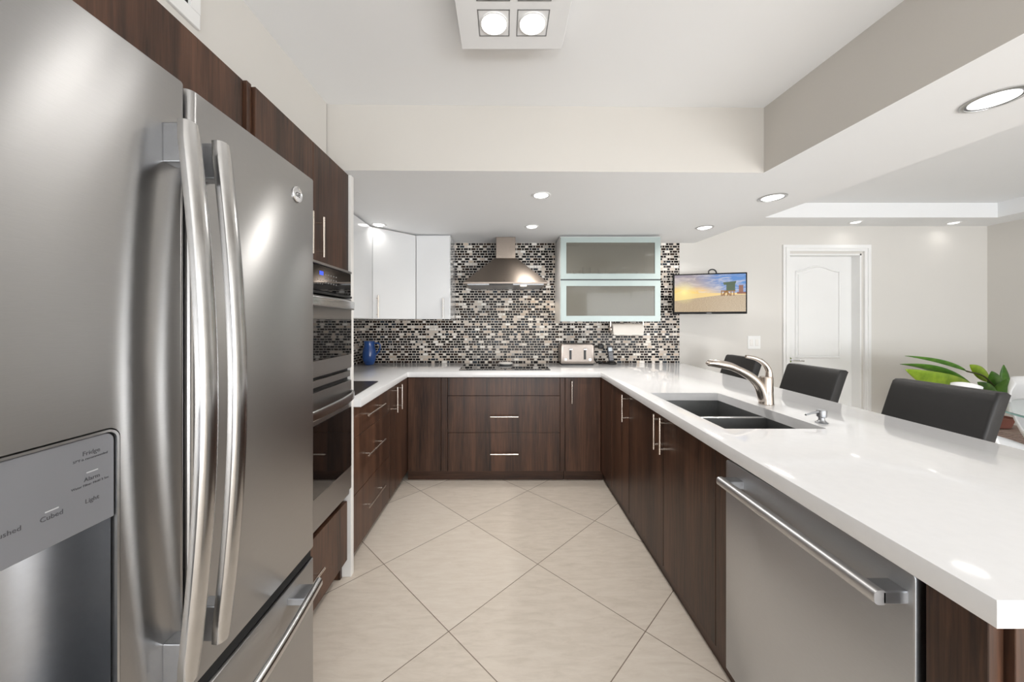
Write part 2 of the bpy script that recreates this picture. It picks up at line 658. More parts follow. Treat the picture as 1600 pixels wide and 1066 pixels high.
# tiled backsplash, on the back wall and round the corner on the left wall
struct(MB().box(WL, 1.747, WB - .008, WB, .86, 2.10).build('wall_backsplash', MOSAIC))
struct(MB().box(WL, WL + .008, 1.84, WB - .008, .86, 1.40).build('wall_backsplash_left', MOSAIC))


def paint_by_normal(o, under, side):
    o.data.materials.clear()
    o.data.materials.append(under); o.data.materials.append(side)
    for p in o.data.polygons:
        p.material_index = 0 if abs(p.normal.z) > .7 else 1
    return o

HC = 2.445     # kitchen ceiling
HS = 2.10      # lowered ceiling
struct(MB().box(-.95, 1.62, YB, 1.9, HC, HC + .1).build('ceiling', CEIL))
sof = [(WL, 1.835), (1.380, 1.872), (1.434, .972), (1.62, YB), (2.32, YB), (2.085, 1.41), (1.895, WB), (WL, WB)]
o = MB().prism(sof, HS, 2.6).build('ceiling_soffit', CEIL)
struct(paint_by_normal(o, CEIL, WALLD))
o = MB().box(WL, -.9265, YB, 1.834, 2.062, 2.6).build('ceiling_bulkhead_left', CEIL)
struct(paint_by_normal(o, CEIL, WALL))
# tray ceiling of the dining area
struct(MB().prism([(1.90, 3.232), (2.08, 1.42), (2.33, YB), (4.53, YB), (4.53, 3.232)], 2.405, 2.5).build('ceiling_dining', CEIL))
o = MB().prism([(1.90, WB), (1.92, 3.232), (4.53, 3.232), (4.53, YB), (WR, YB), (WR, WB)], 2.27, 2.6).build('ceiling_tray_border', CEIL)
struct(o)

# doorway of the dining area
dr = struct(MB().box(DX0, DX1, 3.605, 3.645, .005, DZ).build('door_1', WHITE))
c = MB()
c.prism(rounded([(2.778, 0), (2.778, 2.08), (2.842, 2.016), (2.842, 0)], 0), WB - .018, WB, 'y')
c.prism([(2.778, 2.08), (3.652, 2.08), (3.588, 2.016), (2.842, 2.016)], WB - .018, WB, 'y')
c.prism([(3.652, 0), (3.652, 2.08), (3.588, 2.016), (3.588, 0)], WB - .018, WB, 'y')
c.box(2.800, 2.815, WB - .026, WB - .018, 0, 2.058).box(3.615, 3.630, WB - .026, WB - .018, 0, 2.058).box(2.815, 3.615, WB - .026, WB - .018, 2.043, 2.058)
c.box(DX0, DX0 + .015, WB, 3.605, 0, DZ).box(DX1 - .015, DX1, WB, 3.605, 0, DZ).box(DX0, DX1, WB, 3.605, DZ - .015, DZ)
c.build('door_frame', WHITE, dr)
def arch_panel(x0, x1, z0, zs, zt):
    p = [(x0, z0), (x0, zs)]
    for k in range(1, 20):
        s = k / 20
        bump = .5 - .5 * math.cos(2 * PI * s)
        p.append((x0 + (x1 - x0) * s, zs + (zt - zs) * bump))
    p += [(x1, zs), (x1, z0)]
    return p
c = MB()
for pp in (arch_panel(2.985, 3.43, .95, 1.828, 1.88), [(2.985, .2), (2.985, .78), (3.43, .78), (3.43, .2)]):
    loop = [(x, 3.603, z) for x, z in pp]
    for a, b in zip(loop, loop[1:] + loop[:1]):
        c.tube([a, b], .010, 8)
    c.prism([(x * .90 + 3.2075 * .10, z * .94 + (pp[0][1] + .35) * .06) for x, z in pp], 3.598, 3.606, 'y')
c.build('door_panel', WHITE, dr, smooth=50)
c = MB().cyl((2.905, 3.604, .925), (2.905, 3.585, .925), .026).cyl((2.905, 3.585, .925), (2.905, 3.55, .925), .009)
c.tube([(2.905, 3.55, .925), (2.96, 3.545, .922), (3.02, 3.55, .918)], .009)
c.build('door_handle', CHROME, dr, smooth=40)
struct(MB().box(3.652, WR, WB - .012, WB, 0, .09).box(1.78, 2.778, WB - .012, WB, 0, .09).build('baseboard_back', WHITE))

# ------------------------------------------------------------------ pulls
def pull_v(par, x, y, z0, z1, out, r=.0055):
    """vertical bar pull; out = direction (dx,dy) of the stand-off from the front at x,y"""
    ox, oy = out
    m = MB()
    px, py = x + ox, y + oy
    m.cyl((px, py, z0), (px, py, z1), r, 12)
    for z in (z0 + .025, z1 - .025):
        m.cyl((x, y, z), (px, py, z), r * .8, 10)
    return m.build('handle', PULL, par, smooth=40)

def pull_h(par, p0, p1, out, r=.0055):
    p0, p1, out = Vector(p0), Vector(p1), Vector(out)
    m = MB()
    m.cyl(p0 + out, p1 + out, r, 12)
    d = (p1 - p0)
    for s in (.14, .86):
        q = p0 + d * s
        m.cyl(q, q + out, r * .8, 10)
    return m.build('handle', PULL, par, smooth=40)

# ------------------------------------------------------------------ refrigerator
FX = -.592
FY0, FG, FY1 = .215, .660, 1.100
fr = thing('refrigerator', 'large stainless steel french door refrigerator with ice dispenser, standing left of the oven tower', 'refrigerator', (-1.0, .66, 0))
fbody = MB().box(-1.36, -.655, FY0 + .004, FY1 - .004, .03, 1.735, .004).build('body', DARKGREY, fr)
MB().box(-1.34, -.665, FY0 + .01, FY1 - .01, .0, .032).build('base_grille', DARKGREY, fr)

def door_section(y0, y1, xf=FX, xb=-.650, r=.014):
    return rounded([(xb, y0), (xf, y0), (xf, y1), (xb, y1)], [0, r, r, 0], 13)

ZD0, ZD1 = .606, 1.744
ld = MB().prism(door_section(FY0, FG - .003), ZD0, ZD1, 'z', .003, 2).build('door', STEEL, fr)
tag(ld, 'left steel door with water and ice dispenser')
# recess for the dispenser
PY0, PY1, PZ0, PZM, PZ1 = .300, .5427, .68, 1.007, 1.143
cut = MB().prism(rounded([(PY0, PZ0), (PY1, PZ0), (PY1, PZ1), (PY0, PZ1)], [.01, .01, .018, .018], 6), -.70, -.50, 'x').build('cut', STEEL)
boolean(ld, cut)
boolean(fbody, MB().box(-.73, -.60, PY0, PY1, PZ0, PZ1).build('cut', STEEL))
ld.data.shade_smooth(); ld.data.set_sharp_from_angle(angle=math.radians(25))
rd = MB().prism(door_section(FG + .003, FY1), ZD0, ZD1, 'z', .003, 2).build('door', STEEL, fr, smooth=25)
tag(rd, 'right steel door with round maker badge')

# dispenser
ds = MB()
ro = rounded([(PY0 + .002, PZ0 + .002), (PY1 - .002, PZ0 + .002), (PY1 - .002, PZ1 - .002), (PY0 + .002, PZ1 - .002)], [.01, .01, .017, .017], 13)
ri = rounded([(PY0 + .0055, PZ0 + .0055), (PY1 - .0055, PZ0 + .0055), (PY1 - .0055, PZ1 - .0055), (PY0 + .0055, PZ1 - .0055)], [.008, .008, .014, .014], 13)
for xa, xb in ((-.600, -.5905),):
    rings = [[(xa, a, b) for a, b in ro], [(xb, a, b) for a, b in ro], [(xb, a, b) for a, b in ri], [(xa, a, b) for a, b in ri]]
    ds.loft(rings, caps=False)
dsp = ds.build('dispenser', SINKRIM, fr, smooth=30)
tag(dsp, 'water and ice dispenser with grey control panel')
m = MB().prism(rounded([(PY0 + .007, PZM), (PY1 - .007, PZM), (PY1 - .007, PZ1 - .007), (PY0 + .007, PZ1 - .007)], [.001, .001, .013, .013], 6), -.722, -.5935, 'x', .001, 1)
m.build('control_panel', PANELGREY, dsp, smooth=30)
# curved inner niche
m = MB()
prof = []
for k in range(25):
    a = PI * k / 24
    yc, rad = (PY0 + PY1) / 2, (PY1 - PY0) / 2 - .008
    prof.append((-.598 - .122 * math.sin(a) ** .55, yc - rad * math.cos(a)))
m.loft([[(x, y, PZ0 + .02) for x, y in prof], [(x, y, PZM) for x, y in prof]], closed=False, caps=False)
m.box(-.718, -.598, PY0 + .008, PY1 - .008, PZ0 + .006, PZ0 + .02)
m.build('dispenser_niche', make_steel('dark_niche_steel', (.30, .31, .33, 1), .34, .3, .0), dsp, smooth=60)
X, Z = (0, 1, 0), (0, 0, 1)
def lettering(body, size, y, z):
    return text_mesh('lettering', body, size, PRINT, (-.5933, y, z), X, Z, dsp, .0002)
def at_face(px, py, x=-.5933):
    d = x * 550 / (px - 788)
    return d, EYE - (py - 505) * d / 550
for body, size, px, py in (('Fridge', .0088, 143, 709), ('37\u00b0F is recommended', .0048, 142, 716.5), ('Alarm', .0080, 144, 749),
                           ('Water Filter: Hold 3 Sec', .0046, 142, 757), ('Light', .0088, 144, 783), ('Cubed', .0090, 81, 810), ('Crushed', .0088, 6, 840)):
    y, z = at_face(px, py)
    lettering(body, size, y, z)
for px, py in ((144, 736), (81, 797)):
    y, z = at_face(px, py)
    MB().box(-.5934, -.5928, y - .007, y + .007, z - .0008, z + .0008).build('indicator_light', plain('indicator_grey', srgb(186, 187, 190), .4), dsp)

def strap_handle(par, yc, z0, z1, x_end, bow, width=.036, thick=.020):
    """bowed vertical strap with rounded front and square stand-offs"""
    m = MB()
    N = 28
    rings = []
    sec = []
    for k in range(13):
        a = -PI / 2 + PI * k / 12
        sec.append((thick * .5 + thick * .5 * math.cos(a), width / 2 * math.sin(a)))
    sec += [(0, width / 2 * .92), (0, -width / 2 * .92)]
    for i in range(N + 1):
        s = i / N
        z = z0 + (z1 - z0) * s
        x = x_end + bow * math.sin(PI * s) ** 1.0
        sh = 1.0
        e = min(s, 1 - s) * (z1 - z0)
        if e < .012: sh = .80 + .20 * math.sqrt(max(0, 1 - (1 - e / .012) ** 2))
        rings.append([(x - thick + sx, yc + sy * sh, z) for sx, sy in sec])
    m.loft(rings)
    h = m.build('handle', STEELV, par, smooth=45)
    for a, b in ((z0 + .006, z0 + .075), (z1 - .075, z1 - .006)):
        MB().box(FX - .001, x_end - thick * .4, yc - .014, yc + .014, a, b, .002).build('handle_bracket', DARKSTEEL, par)
    return h

DARKSTEEL = make_steel('grey_bracket_steel', (.40, .41, .43, 1), .35, 0, 0)
strap_handle(ld, .624, .668, 1.655, -.548, .034)
strap_handle(rd, .696, .676, 1.655, -.548, .034)
# badge on the right door
by, bz = at_face(464, 304, -.592)
bd = MB()
bd.lathe([(.0001, 0), (.0215, 0), (.0225, .002), (.0215, .0035), (.0190, .0037), (.0185, .0026), (.0001, .0026)], seg=36)
for v in bd.bm.verts: v.co = Vector((v.co.z + FX, v.co.x + by, v.co.y + bz))
bmesh.ops.recalc_face_normals(bd.bm, faces=bd.bm.faces[:])
bg = bd.build('badge', CHROME, rd, smooth=40)
text_mesh('lettering', 'GE', .019, DARKGREY, (FX + .0028, by, bz - .0066), X, Z, rd, .0003, shear=.2)

fd = MB().prism(door_section(FY0, FY1), .07, .572, 'z', .003, 2).build('freezer_drawer', STEEL, fr, smooth=25)
m = MB()
N = 30
sec = [(.011 * math.cos(a), .015 * math.sin(a)) for a in [2 * PI * k / 14 for k in range(14)]]
y0, y1, hz = .285, 1.035, .538
rings = []
for i in range(N + 1):
    s = i / N
    x = -.545 + .026 * math.sin(PI * s)
    rings.append([(x + a, y0 + (y1 - y0) * s, hz + b) for a, b in sec])
m.loft(rings).build('handle', STEELV, fd, smooth=60)
for a in (y0 + .02, y1 - .075):
    MB().box(FX - .001, -.545, a, a + .055, hz - .010, hz + .010, .002).build('handle_bracket', DARKSTEEL, fd)
MB().box(-.66, -.600, FY0 + .01, FY1 - .01, .574, .604).build('gap_shade', SEAM, fr)  # black strip painted as the shade in the gap above the freezer drawer

# ------------------------------------------------------------------ tall run on the left
def fronts(par, name, axis, plane, th, a0, a1, z0, z1, mat=None, gap=.0015, bev=.0012):
    """a door or drawer front; axis 'x' faces along x at plane, spanning y a0..a1"""
    m = MB()
    lo, hi = min(plane, plane + th), max(plane, plane + th)
    if axis == 'x': m.box(lo, hi, a0 + gap, a1 - gap, z0 + gap, z1 - gap, bev, 1)
    else: m.box(a0 + gap, a1 - gap, lo, hi, z0 + gap, z1 - gap, bev, 1)
    return m.build(name, mat or WOOD, par)

# cabinet over the refrigerator
cb = thing('wall_cabinet', 'dark walnut cabinet bridging over the steel refrigerator, under the air vent', 'cabinet', (-1.1, .4, 1.80))
MB().box(WL + .005, -.836, -.30, 1.098, 1.80, 2.058).build('body', WOOD, cb)
fronts(cb, 'door', 'x', -.836, .021, .40, 1.098, 1.80, 2.060)
fronts(cb, 'door', 'x', -.836, .021, -.30, .40, 1.80, 2.060)
# side panel between refrigerator and oven tower
sp_ = MB().box(WL + .005, -.806, 1.102, 1.122, 0, 2.061, .001, 1).build('cabinet_panel', WOOD)
tag(sp_, 'upright dark walnut panel between the refrigerator and the oven tower', 'panel')

# oven tower
OY0, OY1 = 1.124, 1.798
ot = thing('oven_cabinet', 'tall dark walnut cabinet tower built around the double wall oven', 'cabinet', (-1.1, 1.46, 0))
m = MB()
m.box(WL + .005, -.83, OY0, OY0 + .018, .0, 2.058).box(WL + .005, -.83, OY1 - .018, OY1, .0, 2.058)
m.box(WL + .005, -.83, OY0 + .018, OY1 - .018, 1.60, 2.058).box(WL + .005, -.83, OY0 + .018, OY1 - .018, .10, .405)
m.box(WL + .005, WL + .02, OY0 + .018, OY1 - .018, .405, 1.60)
m.build('body', WOOD, ot)
MB().box(-.880, -.862, OY0 + .018, OY1 - .018, 0, .10).build('toe_kick', WOODH, ot)
dA = fronts(ot, 'door', 'x', -.828, .032, OY0, 1.465, 1.562, 2.058)
dB = fronts(ot, 'door', 'x', -.828, .032, 1.465, OY1, 1.562, 2.058)
pull_v(dB, -.796, 1.489, 1.578, 1.748, (.032, 0))
pull_v(dA, -.796, 1.405, 1.578, 1.748, (.032, 0))
dw = fronts(ot, 'drawer', 'x', -.828, .036, OY0, OY1 - .022, .105, .405)
pull_h(dw, (-.792, 1.225, .264), (-.792, 1.488, .264), (.032, 0, 0))
wp = MB().box(WL + .005, -.785, 1.802, 1.834, 0, 2.058, .001, 1).build('cabinet_panel', CARCASE)
tag(wp, 'tall white end panel between the oven tower and the drawer cabinet', 'panel')

# double oven
ov = thing('double_oven', 'stainless steel double wall oven with black glass doors and control panel', 'oven', (-1.1, 1.46, .43))
oy0, oy1 = OY0 + .006, OY1 - .004
MB().box(-1.36, -.829, OY0 + .02, OY1 - .02, .43, 1.55).build('body', DARKGREY, ov)
cp = MB().box(-.828, -.781, oy0, oy1, 1.437, 1.548, .003).build('control_panel', BLACKGLASS, ov)
MB().box(-.828, -.777, oy0, oy1, 1.549, 1.560, .002).build('trim', STEEL, ov)
MB().box(-.828, -.776, oy0, oy1, 1.424, 1.435, .002).build('vent_trim', BLACK, ov)
m = MB()
for r in range(3):
    for c_ in range(5):
        y = 1.535 + c_ * .024 + .004
        z = 1.512 - r * .018
        m.box(-.7812, -.7806, y - .005, y + .005, z - .0025, z + .0025)
for r in range(2):
    for c_ in range(3):
        y = 1.475 + c_ * .018; z = 1.482 - r * .014
        m.box(-.7812, -.7806, y - .003, y + .003, z - .002, z + .002)
m.build('keypad', KEYS, cp)
m = MB()
for k in range(3): m.box(-.7812, -.7805, 1.488 + k * .011, 1.496 + k * .011, 1.506, 1.522)
m.build('display', BLUELED, cp)

def oven_door(z0, z1, g0, g1, hz):
    m = MB()
    gy0, gy1 = oy0 + .03, oy1 - .03
    m.box(-.826, -.779, oy0, oy1, z0, g0, .002).box(-.826, -.779, oy0, oy1, g1, z1, .002)
    m.box(-.826, -.779, oy0, gy0, g0, g1).box(-.826, -.779, gy1, oy1, g0, g1)
    d = m.build('door', STEEL, ov)
    MB().box(-.815, -.7775, oy0 + .004, oy1 - .004, g0, g1, .001).build('glass', BLACKGLASS, d)
    m = MB()
    N = 30
    rings = []
    for i in range(N + 1):
        s = i / N
        b = min(1, math.sin(PI * s) ** .45 * 1.04) if 0 < s < 1 else 0
        x = -.776 + .055 * b
        rings.append([(x + a, oy0 + .012 + (oy1 - oy0 - .024) * s, hz + b2) for a, b2 in
                      rounded([(-.006, -.020), (.006, -.020), (.006, .020), (-.006, .020)], .005, 3)])
    m.loft(rings).build('handle', STEELV, d, smooth=40)
    return d
tag(oven_door(1.075, 1.418, 1.143, 1.316, 1.385), 'upper oven door')
MB().box(-.826, -.785, oy0, oy1, 1.030, 1.060, .002).build('trim', STEEL, ov)
MB().box(-.829, -.80, oy0, oy1, 1.010, 1.075).build('vent_gap', BLACK, ov)
tag(oven_door(.462, 1.012, .575, .876, .945), 'lower oven door')
MB().box(-.828, -.79, oy0, oy1, .43, .452, .002).build('trim', STEEL, ov)

# ------------------------------------------------------------------ base cabinets, left run
LF = -.790
def base_box(par, x0, x1, y0, y1, z1=.858, z0=.085):
    return MB().box(x0, x1, y0, y1, z0, z1).build('body', WOOD, par)

b1 = thing('drawer_cabinet', 'dark walnut base cabinet with three drawers beside the oven tower', 'cabinet', (-1.1, 2.13, 0))
base_box(b1, WL + .01, LF - .021, 1.838, 2.418)
MB().box(LF - .08, LF - .06, 1.838, 2.418, 0, .085).build('toe_kick', WOODH, b1)
for z0, z1, hz in ((.691, .855, .785), (.390, .691, .560), (.088, .390, .268)):
    d = fronts(b1, 'drawer', 'x', LF - .02, .02, 1.838, 2.418, z0, z1)
    pull_h(d, (LF, 1.965, hz), (LF, 2.245, hz), (.033, 0, 0))
b2 = thing('base_cabinet', 'narrow dark walnut pull-out cabinet between drawer cabinet and left corner', 'cabinet', (-1.1, 2.49, 0))
base_box(b2, WL + .01, LF - .021, 2.421, 2.552)
MB().box(LF - .08, LF - .06, 2.421, 2.552, 0, .085).build('toe_kick', WOODH, b2)
d = fronts(b2, 'door', 'x', LF - .02, .02, 2.421, 2.552, .088, .855)
pull_v(d, LF, 2.50, .665, .845, (.033, 0))
b3 = thing('base_cabinet', 'dark walnut corner cabinet in the left corner of the base run', 'cabinet', (-1.1, 2.9, 0))
base_box(b3, WL + .01, LF - .021, 2.555, 3.50)
MB().box(LF - .08, LF - .06, 2.555, 2.95, 0, .085).build('toe_kick', WOODH, b3)
d = fronts(b3, 'door', 'x', LF - .02, .02, 2.555, 2.872, .088, .855)
pull_v(d, LF, 2.612, .665, .845, (.033, 0))

# back run
BF = 2.875
TK = 2.922
b4 = thing('base_cabinet', 'dark walnut base cabinet under the cooktop with two wide drawers', 'cabinet', (0, 3.2, 0))
base_box(b4, -.80, .49, BF + .021, 3.50)
MB().box(-.80, .49, TK, TK + .018, 0, .085).build('toe_kick', WOODH, b4)
fronts(b4, 'filler_panel', 'y', BF, .02, LF + .002, -.517, .088, .855)
fronts(b4, 'filler_panel', 'y', BF, .02, -.517, -.462, .088, .855)
fronts(b4, 'filler_panel', 'y', BF, .02, .455, .492, .088, .855)
fronts(b4, 'drawer', 'y', BF, .02, -.462, .455, .706, .855)
for z0, z1, hz in ((.405, .706, .542), (.088, .405, .239)):
    d = fronts(b4, 'drawer', 'y', BF, .02, -.462, .455, z0, z1)
    pull_h(d, (-.113, BF, hz), (.113, BF, hz), (0, -.033, 0))
b5 = thing('base_cabinet', 'dark walnut single door cabinet right of the cooktop drawers', 'cabinet', (.64, 3.2, 0))
base_box(b5, .494, .80, BF + .021, 3.50)
MB().box(.494, .818, TK, TK + .018, 0, .085).build('toe_kick', WOODH, b5)
d = fronts(b5, 'door', 'y', BF, .02, .497, .786, .088, .855)
pull_v(d, .547, BF, .650, .832, (0, -.033))

# peninsula run
RF = .790
RX1 = 1.42
b6 = thing('base_cabinet', 'dark walnut cabinet with single pull in the right corner of the peninsula', 'cabinet', (1.1, 2.55, 0))
base_box(b6, RF + .021, RX1, 2.232, 2.87)
MB().box(.822, .840, 2.232, 2.918, 0, .085).build('toe_kick', WOODH, b6)
fronts(b6, 'filler_panel', 'x', RF + .02, -.02, 2.60, 2.872, .088, .855)
d = fronts(b6, 'door', 'x', RF + .02, -.02, 2.230, 2.60, .088, .855)
pull_v(d, RF, 2.265, .665, .838, (-.033, 0))
b7 = thing('base_cabinet', 'wide dark walnut sink cabinet with paired door pulls, left of the dishwasher', 'cabinet', (1.1, 1.72, 0))
m = MB()
m.box(RF + .021, RX1, 1.232, 2.228, .085, .60).box(RF + .021, RF + .036, 1.232, 2.228, .60, .858).box(RX1 - .015, RX1, 1.232, 2.228, .60, .858)
m.build('body', WOOD, b7)
MB().box(.822, .840, 1.232, 2.228, 0, .085).build('toe_kick', WOODH, b7)
d = fronts(b7, 'door', 'x', RF + .02, -.02, 1.750, 2.228, .088, .855)
pull_v(d, RF, 1.785, .660, .838, (-.033, 0))
d = fronts(b7, 'door', 'x', RF + .02, -.02, 1.317, 1.750, .088, .855)
pull_v(d, RF, 1.715, .660, .838, (-.033, 0))
fronts(b7, 'filler_panel', 'x', RF + .02, -.02, 1.232, 1.317, .088, .855)

b8 = thing('base_cabinet', 'narrow dark walnut cabinet at the near end of the peninsula', 'cabinet', (1.1, .6, 0))
base_box(b8, .80, RX1, .572, .652)
fronts(b8, 'door', 'x', .80, -.025, .562, .649, .088, .855)
MB().box(.822, .840, .572, .652, 0, .085).build('toe_kick', WOODH, b8)
ep = MB().box(.8005, 1.44, .551, .567, 0, .858, .001, 1).build('cabinet_panel', WOOD)
tag(ep, 'dark walnut end panel closing the near end of the peninsula', 'panel')
bp = MB().box(RX1 + .002, RX1 + .022, .568, 3.50, 0, .858).build('cabinet_panel', WOOD)
tag(bp, 'long dark walnut panel backing the peninsula behind the bar stools', 'panel')

# dishwasher
dwm = thing('dishwasher', 'stainless steel dishwasher with a bar handle under the peninsula worktop', 'dishwasher', (1.1, .94, 0))
MB().box(.812, RX1 - .005, .662, 1.226, .10, .845).build('body', DARKGREY, dwm)
dd = MB().prism(rounded([(.660, .10), (1.226, .10), (1.226, .828), (.660, .828)], [.003, .003, .012, .012], 5), .771, .811, 'x', .003, 2).build('door', STEELDW, dwm, smooth=30)
MB().box(.795, .811, .664, 1.222, .829, .857).build('gap', SEAM, dwm)  # black strip standing in for the shadow between door top and worktop
MB().box(.83, .845, .664, 1.222, 0, .10).build('toe_kick', BLACK, dwm)
m = MB()
hz = .775
sec = rounded([(-.012, -.014), (.010, -.014), (.010, .014), (-.012, .014)], [.010, .004, .004, .010], 4)
m.loft([[(.718 + a, y, hz + b) for a, b in sec] for y in (.672, .90, 1.172)])
m.build('handle', make_steel('matte_handle_steel', (.62, .62, .63, 1), .42, 0, 0), dd, smooth=40)
for y in (.672, 1.135):
    MB().box(.722, .773, y, y + .037, hz - .013, hz + .013, .003).build('handle_bracket', DARKSTEEL, dd)

# ------------------------------------------------------------------ worktop
ZT, ZU = .903, .861
top = [(WL + .009, 1.838), (-.748, 1.838), (-.782, 2.852), (.779, 2.842), (.7055, .504), (1.585, .504), (1.628, 1.17), (1.766, WB - .009), (WL + .009, WB - .009)]
wt = MB().prism(top, ZU, ZT, 'z', .0025, 2).build('worktop', QUARTZ)
tag(wt, 'white U-shaped quartz worktop running from the oven tower round to the peninsula', 'countertop')
SX0, SX1, SY0, SYM, SY1 = .828, 1.212, 1.322, 1.645, 2.000
cut = MB().prism(rounded([(SX0, SY0), (SX1, SY0), (SX1, SY1), (SX0, SY1)], .006, 3), .80, 1.0, 'z').build('cut', QUARTZ)
boolean(wt, cut)
wt.data.shade_smooth(); wt.data.set_sharp_from_angle(angle=math.radians(35))

# sink
sk = thing('sink', 'dark steel double bowl sink set under the peninsula worktop', 'sink', (1.02, 1.66, .66))
def bowl(y0, y1, zb, name='bowl'):
    m = MB()
    t_ = .008
    x0, x1 = SX0 - .004, SX1 + .004
    zt = .8595
    m.box(x0, x1, y0, y1, zb - t_, zb)
    m.box(x0 - t_, x0, y0 - t_, y1 + t_, zb - t_, zt).box(x1, x1 + t_, y0 - t_, y1 + t_, zb - t_, zt)
    m.box(x0, x1, y0 - t_, y0, zb - t_, zt).box(x0, x1, y1, y1 + t_, zb - t_, zt)
    b = m.build('bowl', SINK, sk)
    d = MB().lathe([(.0001, .002), (.030, .002), (.042, .004), (.044, .0005)], ((x0 + x1) / 2, (y0 + y1) / 2, zb), 28).build('drain', SINKRIM, b, smooth=40)
    return b
bowl(SY0 - .002, SYM - .014, .66)
bowl(SYM + .014, SY1 + .004, .69)
MB().box(SX0 - .002, SX1 + .002, SYM - .0055, SYM + .0055, .84, .8605, .003).build('divider', SINKRIM, sk)

# faucet
fc = thing('faucet', 'brushed nickel pull-out faucet with loop lever behind the sink', 'faucet', (1.277, 1.72, ZT))
def bez(pts, n=26):
    """smooth curve through points"""
    P = [Vector(p) for p in pts]
    P = [P[0] * 2 - P[1]] + P + [P[-1] * 2 - P[-2]]
    out = []
    segs = len(P) - 3
    for i in range(n + 1):
        s = i / n * segs
        k = min(int(s), segs - 1); t = s - k
        a, b, c_, d_ = P[k:k + 4]
        out.append(.5 * ((2 * b) + (c_ - a) * t + (2 * a - 5 * b + 4 * c_ - d_) * t * t + (3 * b - a - 3 * c_ + d_) * t ** 3))
    return out
FY = 1.72
MB().lathe([(.0315, 0), (.0325, .004), (.031, .008), (.029, .06), (.0285, .13), (.026, .136), (.001, .137)], (1.280, FY, ZT), 32).build('base', NICKEL, fc, smooth=40)
pp = bez([(1.270, FY, .925), (1.250, FY, .985), (1.222, FY, 1.022), (1.185, FY, 1.050), (1.14, FY, 1.074)], 22)
MB().tube(pp, [.026 - .009 * i / 22 for i in range(23)], 18).build('spout', NICKEL, fc, smooth=60)
pp = bez([(1.142, FY, 1.073), (1.10, FY, 1.090), (1.055, FY, 1.099), (1.02, FY, 1.104), (.985, FY, 1.104)], 22)
rs = []
for i in range(23):
    s = i / 22
    rs.append(.0165 + .004 * math.sin(PI * s * .8) - .006 * s ** 3)
rs[-1] = .004; rs[-2] = .009
MB().tube(pp, rs, 18).build('spray_head', NICKEL, fc, smooth=60)
pp = bez([(1.294, FY, 1.030), (1.290, FY, 1.070), (1.266, FY, 1.105), (1.225, FY, 1.128), (1.180, FY, 1.137)], 22)
MB().tube(pp, [.016, .016] + [.0155 - .008 * i / 20 for i in range(21)], 16, flat=1.0).build('lever', NICKEL, fc, smooth=60)
# soap dispenser
sd = thing('soap_dispenser', 'small steel soap pump on the worktop right of the sink', 'soap dispenser', (1.262, 1.40, ZT))
MB().lathe([(.020, 0), (.021, .003), (.014, .007), (.0105, .012), (.0105, .022), (.016, .025), (.0165, .048), (.0145, .052), (.001, .053)], (1.262, 1.40, ZT), 24).build('base', DARKSTEEL, sd, smooth=40)
MB().tube([(1.255, 1.40, .948), (1.215, 1.392, .944), (1.188, 1.388, .938)], [.0055, .004, .0035], 10).build('nozzle', DARKSTEEL, sd, smooth=60)

# dark panel in the left worktop
lp = MB().prism(rounded([(-1.28, 1.92), (-.812, 1.92), (-.850, 2.379), (-1.28, 2.379)], .012, 4), ZT + .0006, ZT + .006, 'z', .001, 1).build('hob', plain('dark_brown_glass', srgb(44, 35, 32), .25))
tag(lp, 'flat dark brown glass hob on the left worktop next to the oven tower', 'hob')

# cooktop
ck = MB().prism(rounded([(-.381, 2.95), (.388, 2.95), (.388, 3.455), (-.381, 3.455)], .006, 3), ZT + .0006, ZT + .006, 'z', .001, 1).build('cooktop', BLACKGLASS)
tag(ck, 'black glass cooktop set in the back worktop under the range hood', 'cooktop')
sr = MB().lathe([(.0001, .004), (.055, .004), (.068, .014), (.070, .020), (.060, .026), (.0001, .030)], (.012, 3.30, ZT + .006 - .003), 30).build('spoon_rest', CERAMIC, smooth=40)
tag(sr, 'round white ceramic dish on the black cooktop', 'dish')

# ------------------------------------------------------------------ range hood
hd = thing('range_hood', 'stainless steel pyramid range hood with chimney on the mosaic wall', 'range hood', (.012, 3.3, 1.62))
HX0, HX1, HY0, HY1 = -.352, .372, 3.02, 3.51
CX0, CX1, CY0 = -.077, .103, 3.26
MB().box(CX0, CX1, CY0, HY1, 1.90, 2.099, .002).build('chimney', NICKELH := make_steel('hood_steel', (.28, .235, .20, 1), .32, .4, .25), hd)
m = MB()
m.loft([[(HX0, HY0, 1.640), (HX1, HY0, 1.640), (HX1, HY1, 1.640), (HX0, HY1, 1.640)],
        [(HX0, HY0, 1.652), (HX1, HY0, 1.652), (HX1, HY1, 1.652), (HX0, HY1, 1.652)],
        [(CX0 - .012, CY0 - .012, 1.898), (CX1 + .012, CY0 - .012, 1.898), (CX1 + .012, HY1, 1.898), (CX0 - .012, HY1, 1.898)]])
cn = m.build('canopy', NICKELH, hd, smooth=5)
MB().box(-.13, .075, HY0 - .002, HY0 + .03, 1.629, 1.640).build('control_strip', BLACK, hd)
MB().box(HX0 + .03, HX1 - .03, HY0 + .04, HY1 - .03, 1.632, 1.640).build('filter', DARKSTEEL, hd)
text_mesh('badge', 'X', .014, DARKGREY, (-.0, HY0 + .0075, 1.662), (1, 0, 0), (0, .55, .83), hd, .0004)
m = MB().lathe([(.028, 0), (.028, -.005), (.0001, -.006)], (.17, 3.12, 1.633), 20).build('lamp', WARMLAMP, hd)
d = bpy.data.lights.new('hood_light', 'SPOT'); d.energy = 1.2; d.color = (1, .78, .52); d.spot_size = 2.2; d.shadow_soft_size = .02
o = link(bpy.data.objects.new('hood_light', d)); o.location = (.26, 3.28, 1.62); o.rotation_euler = (math.radians(15), 0, 0)

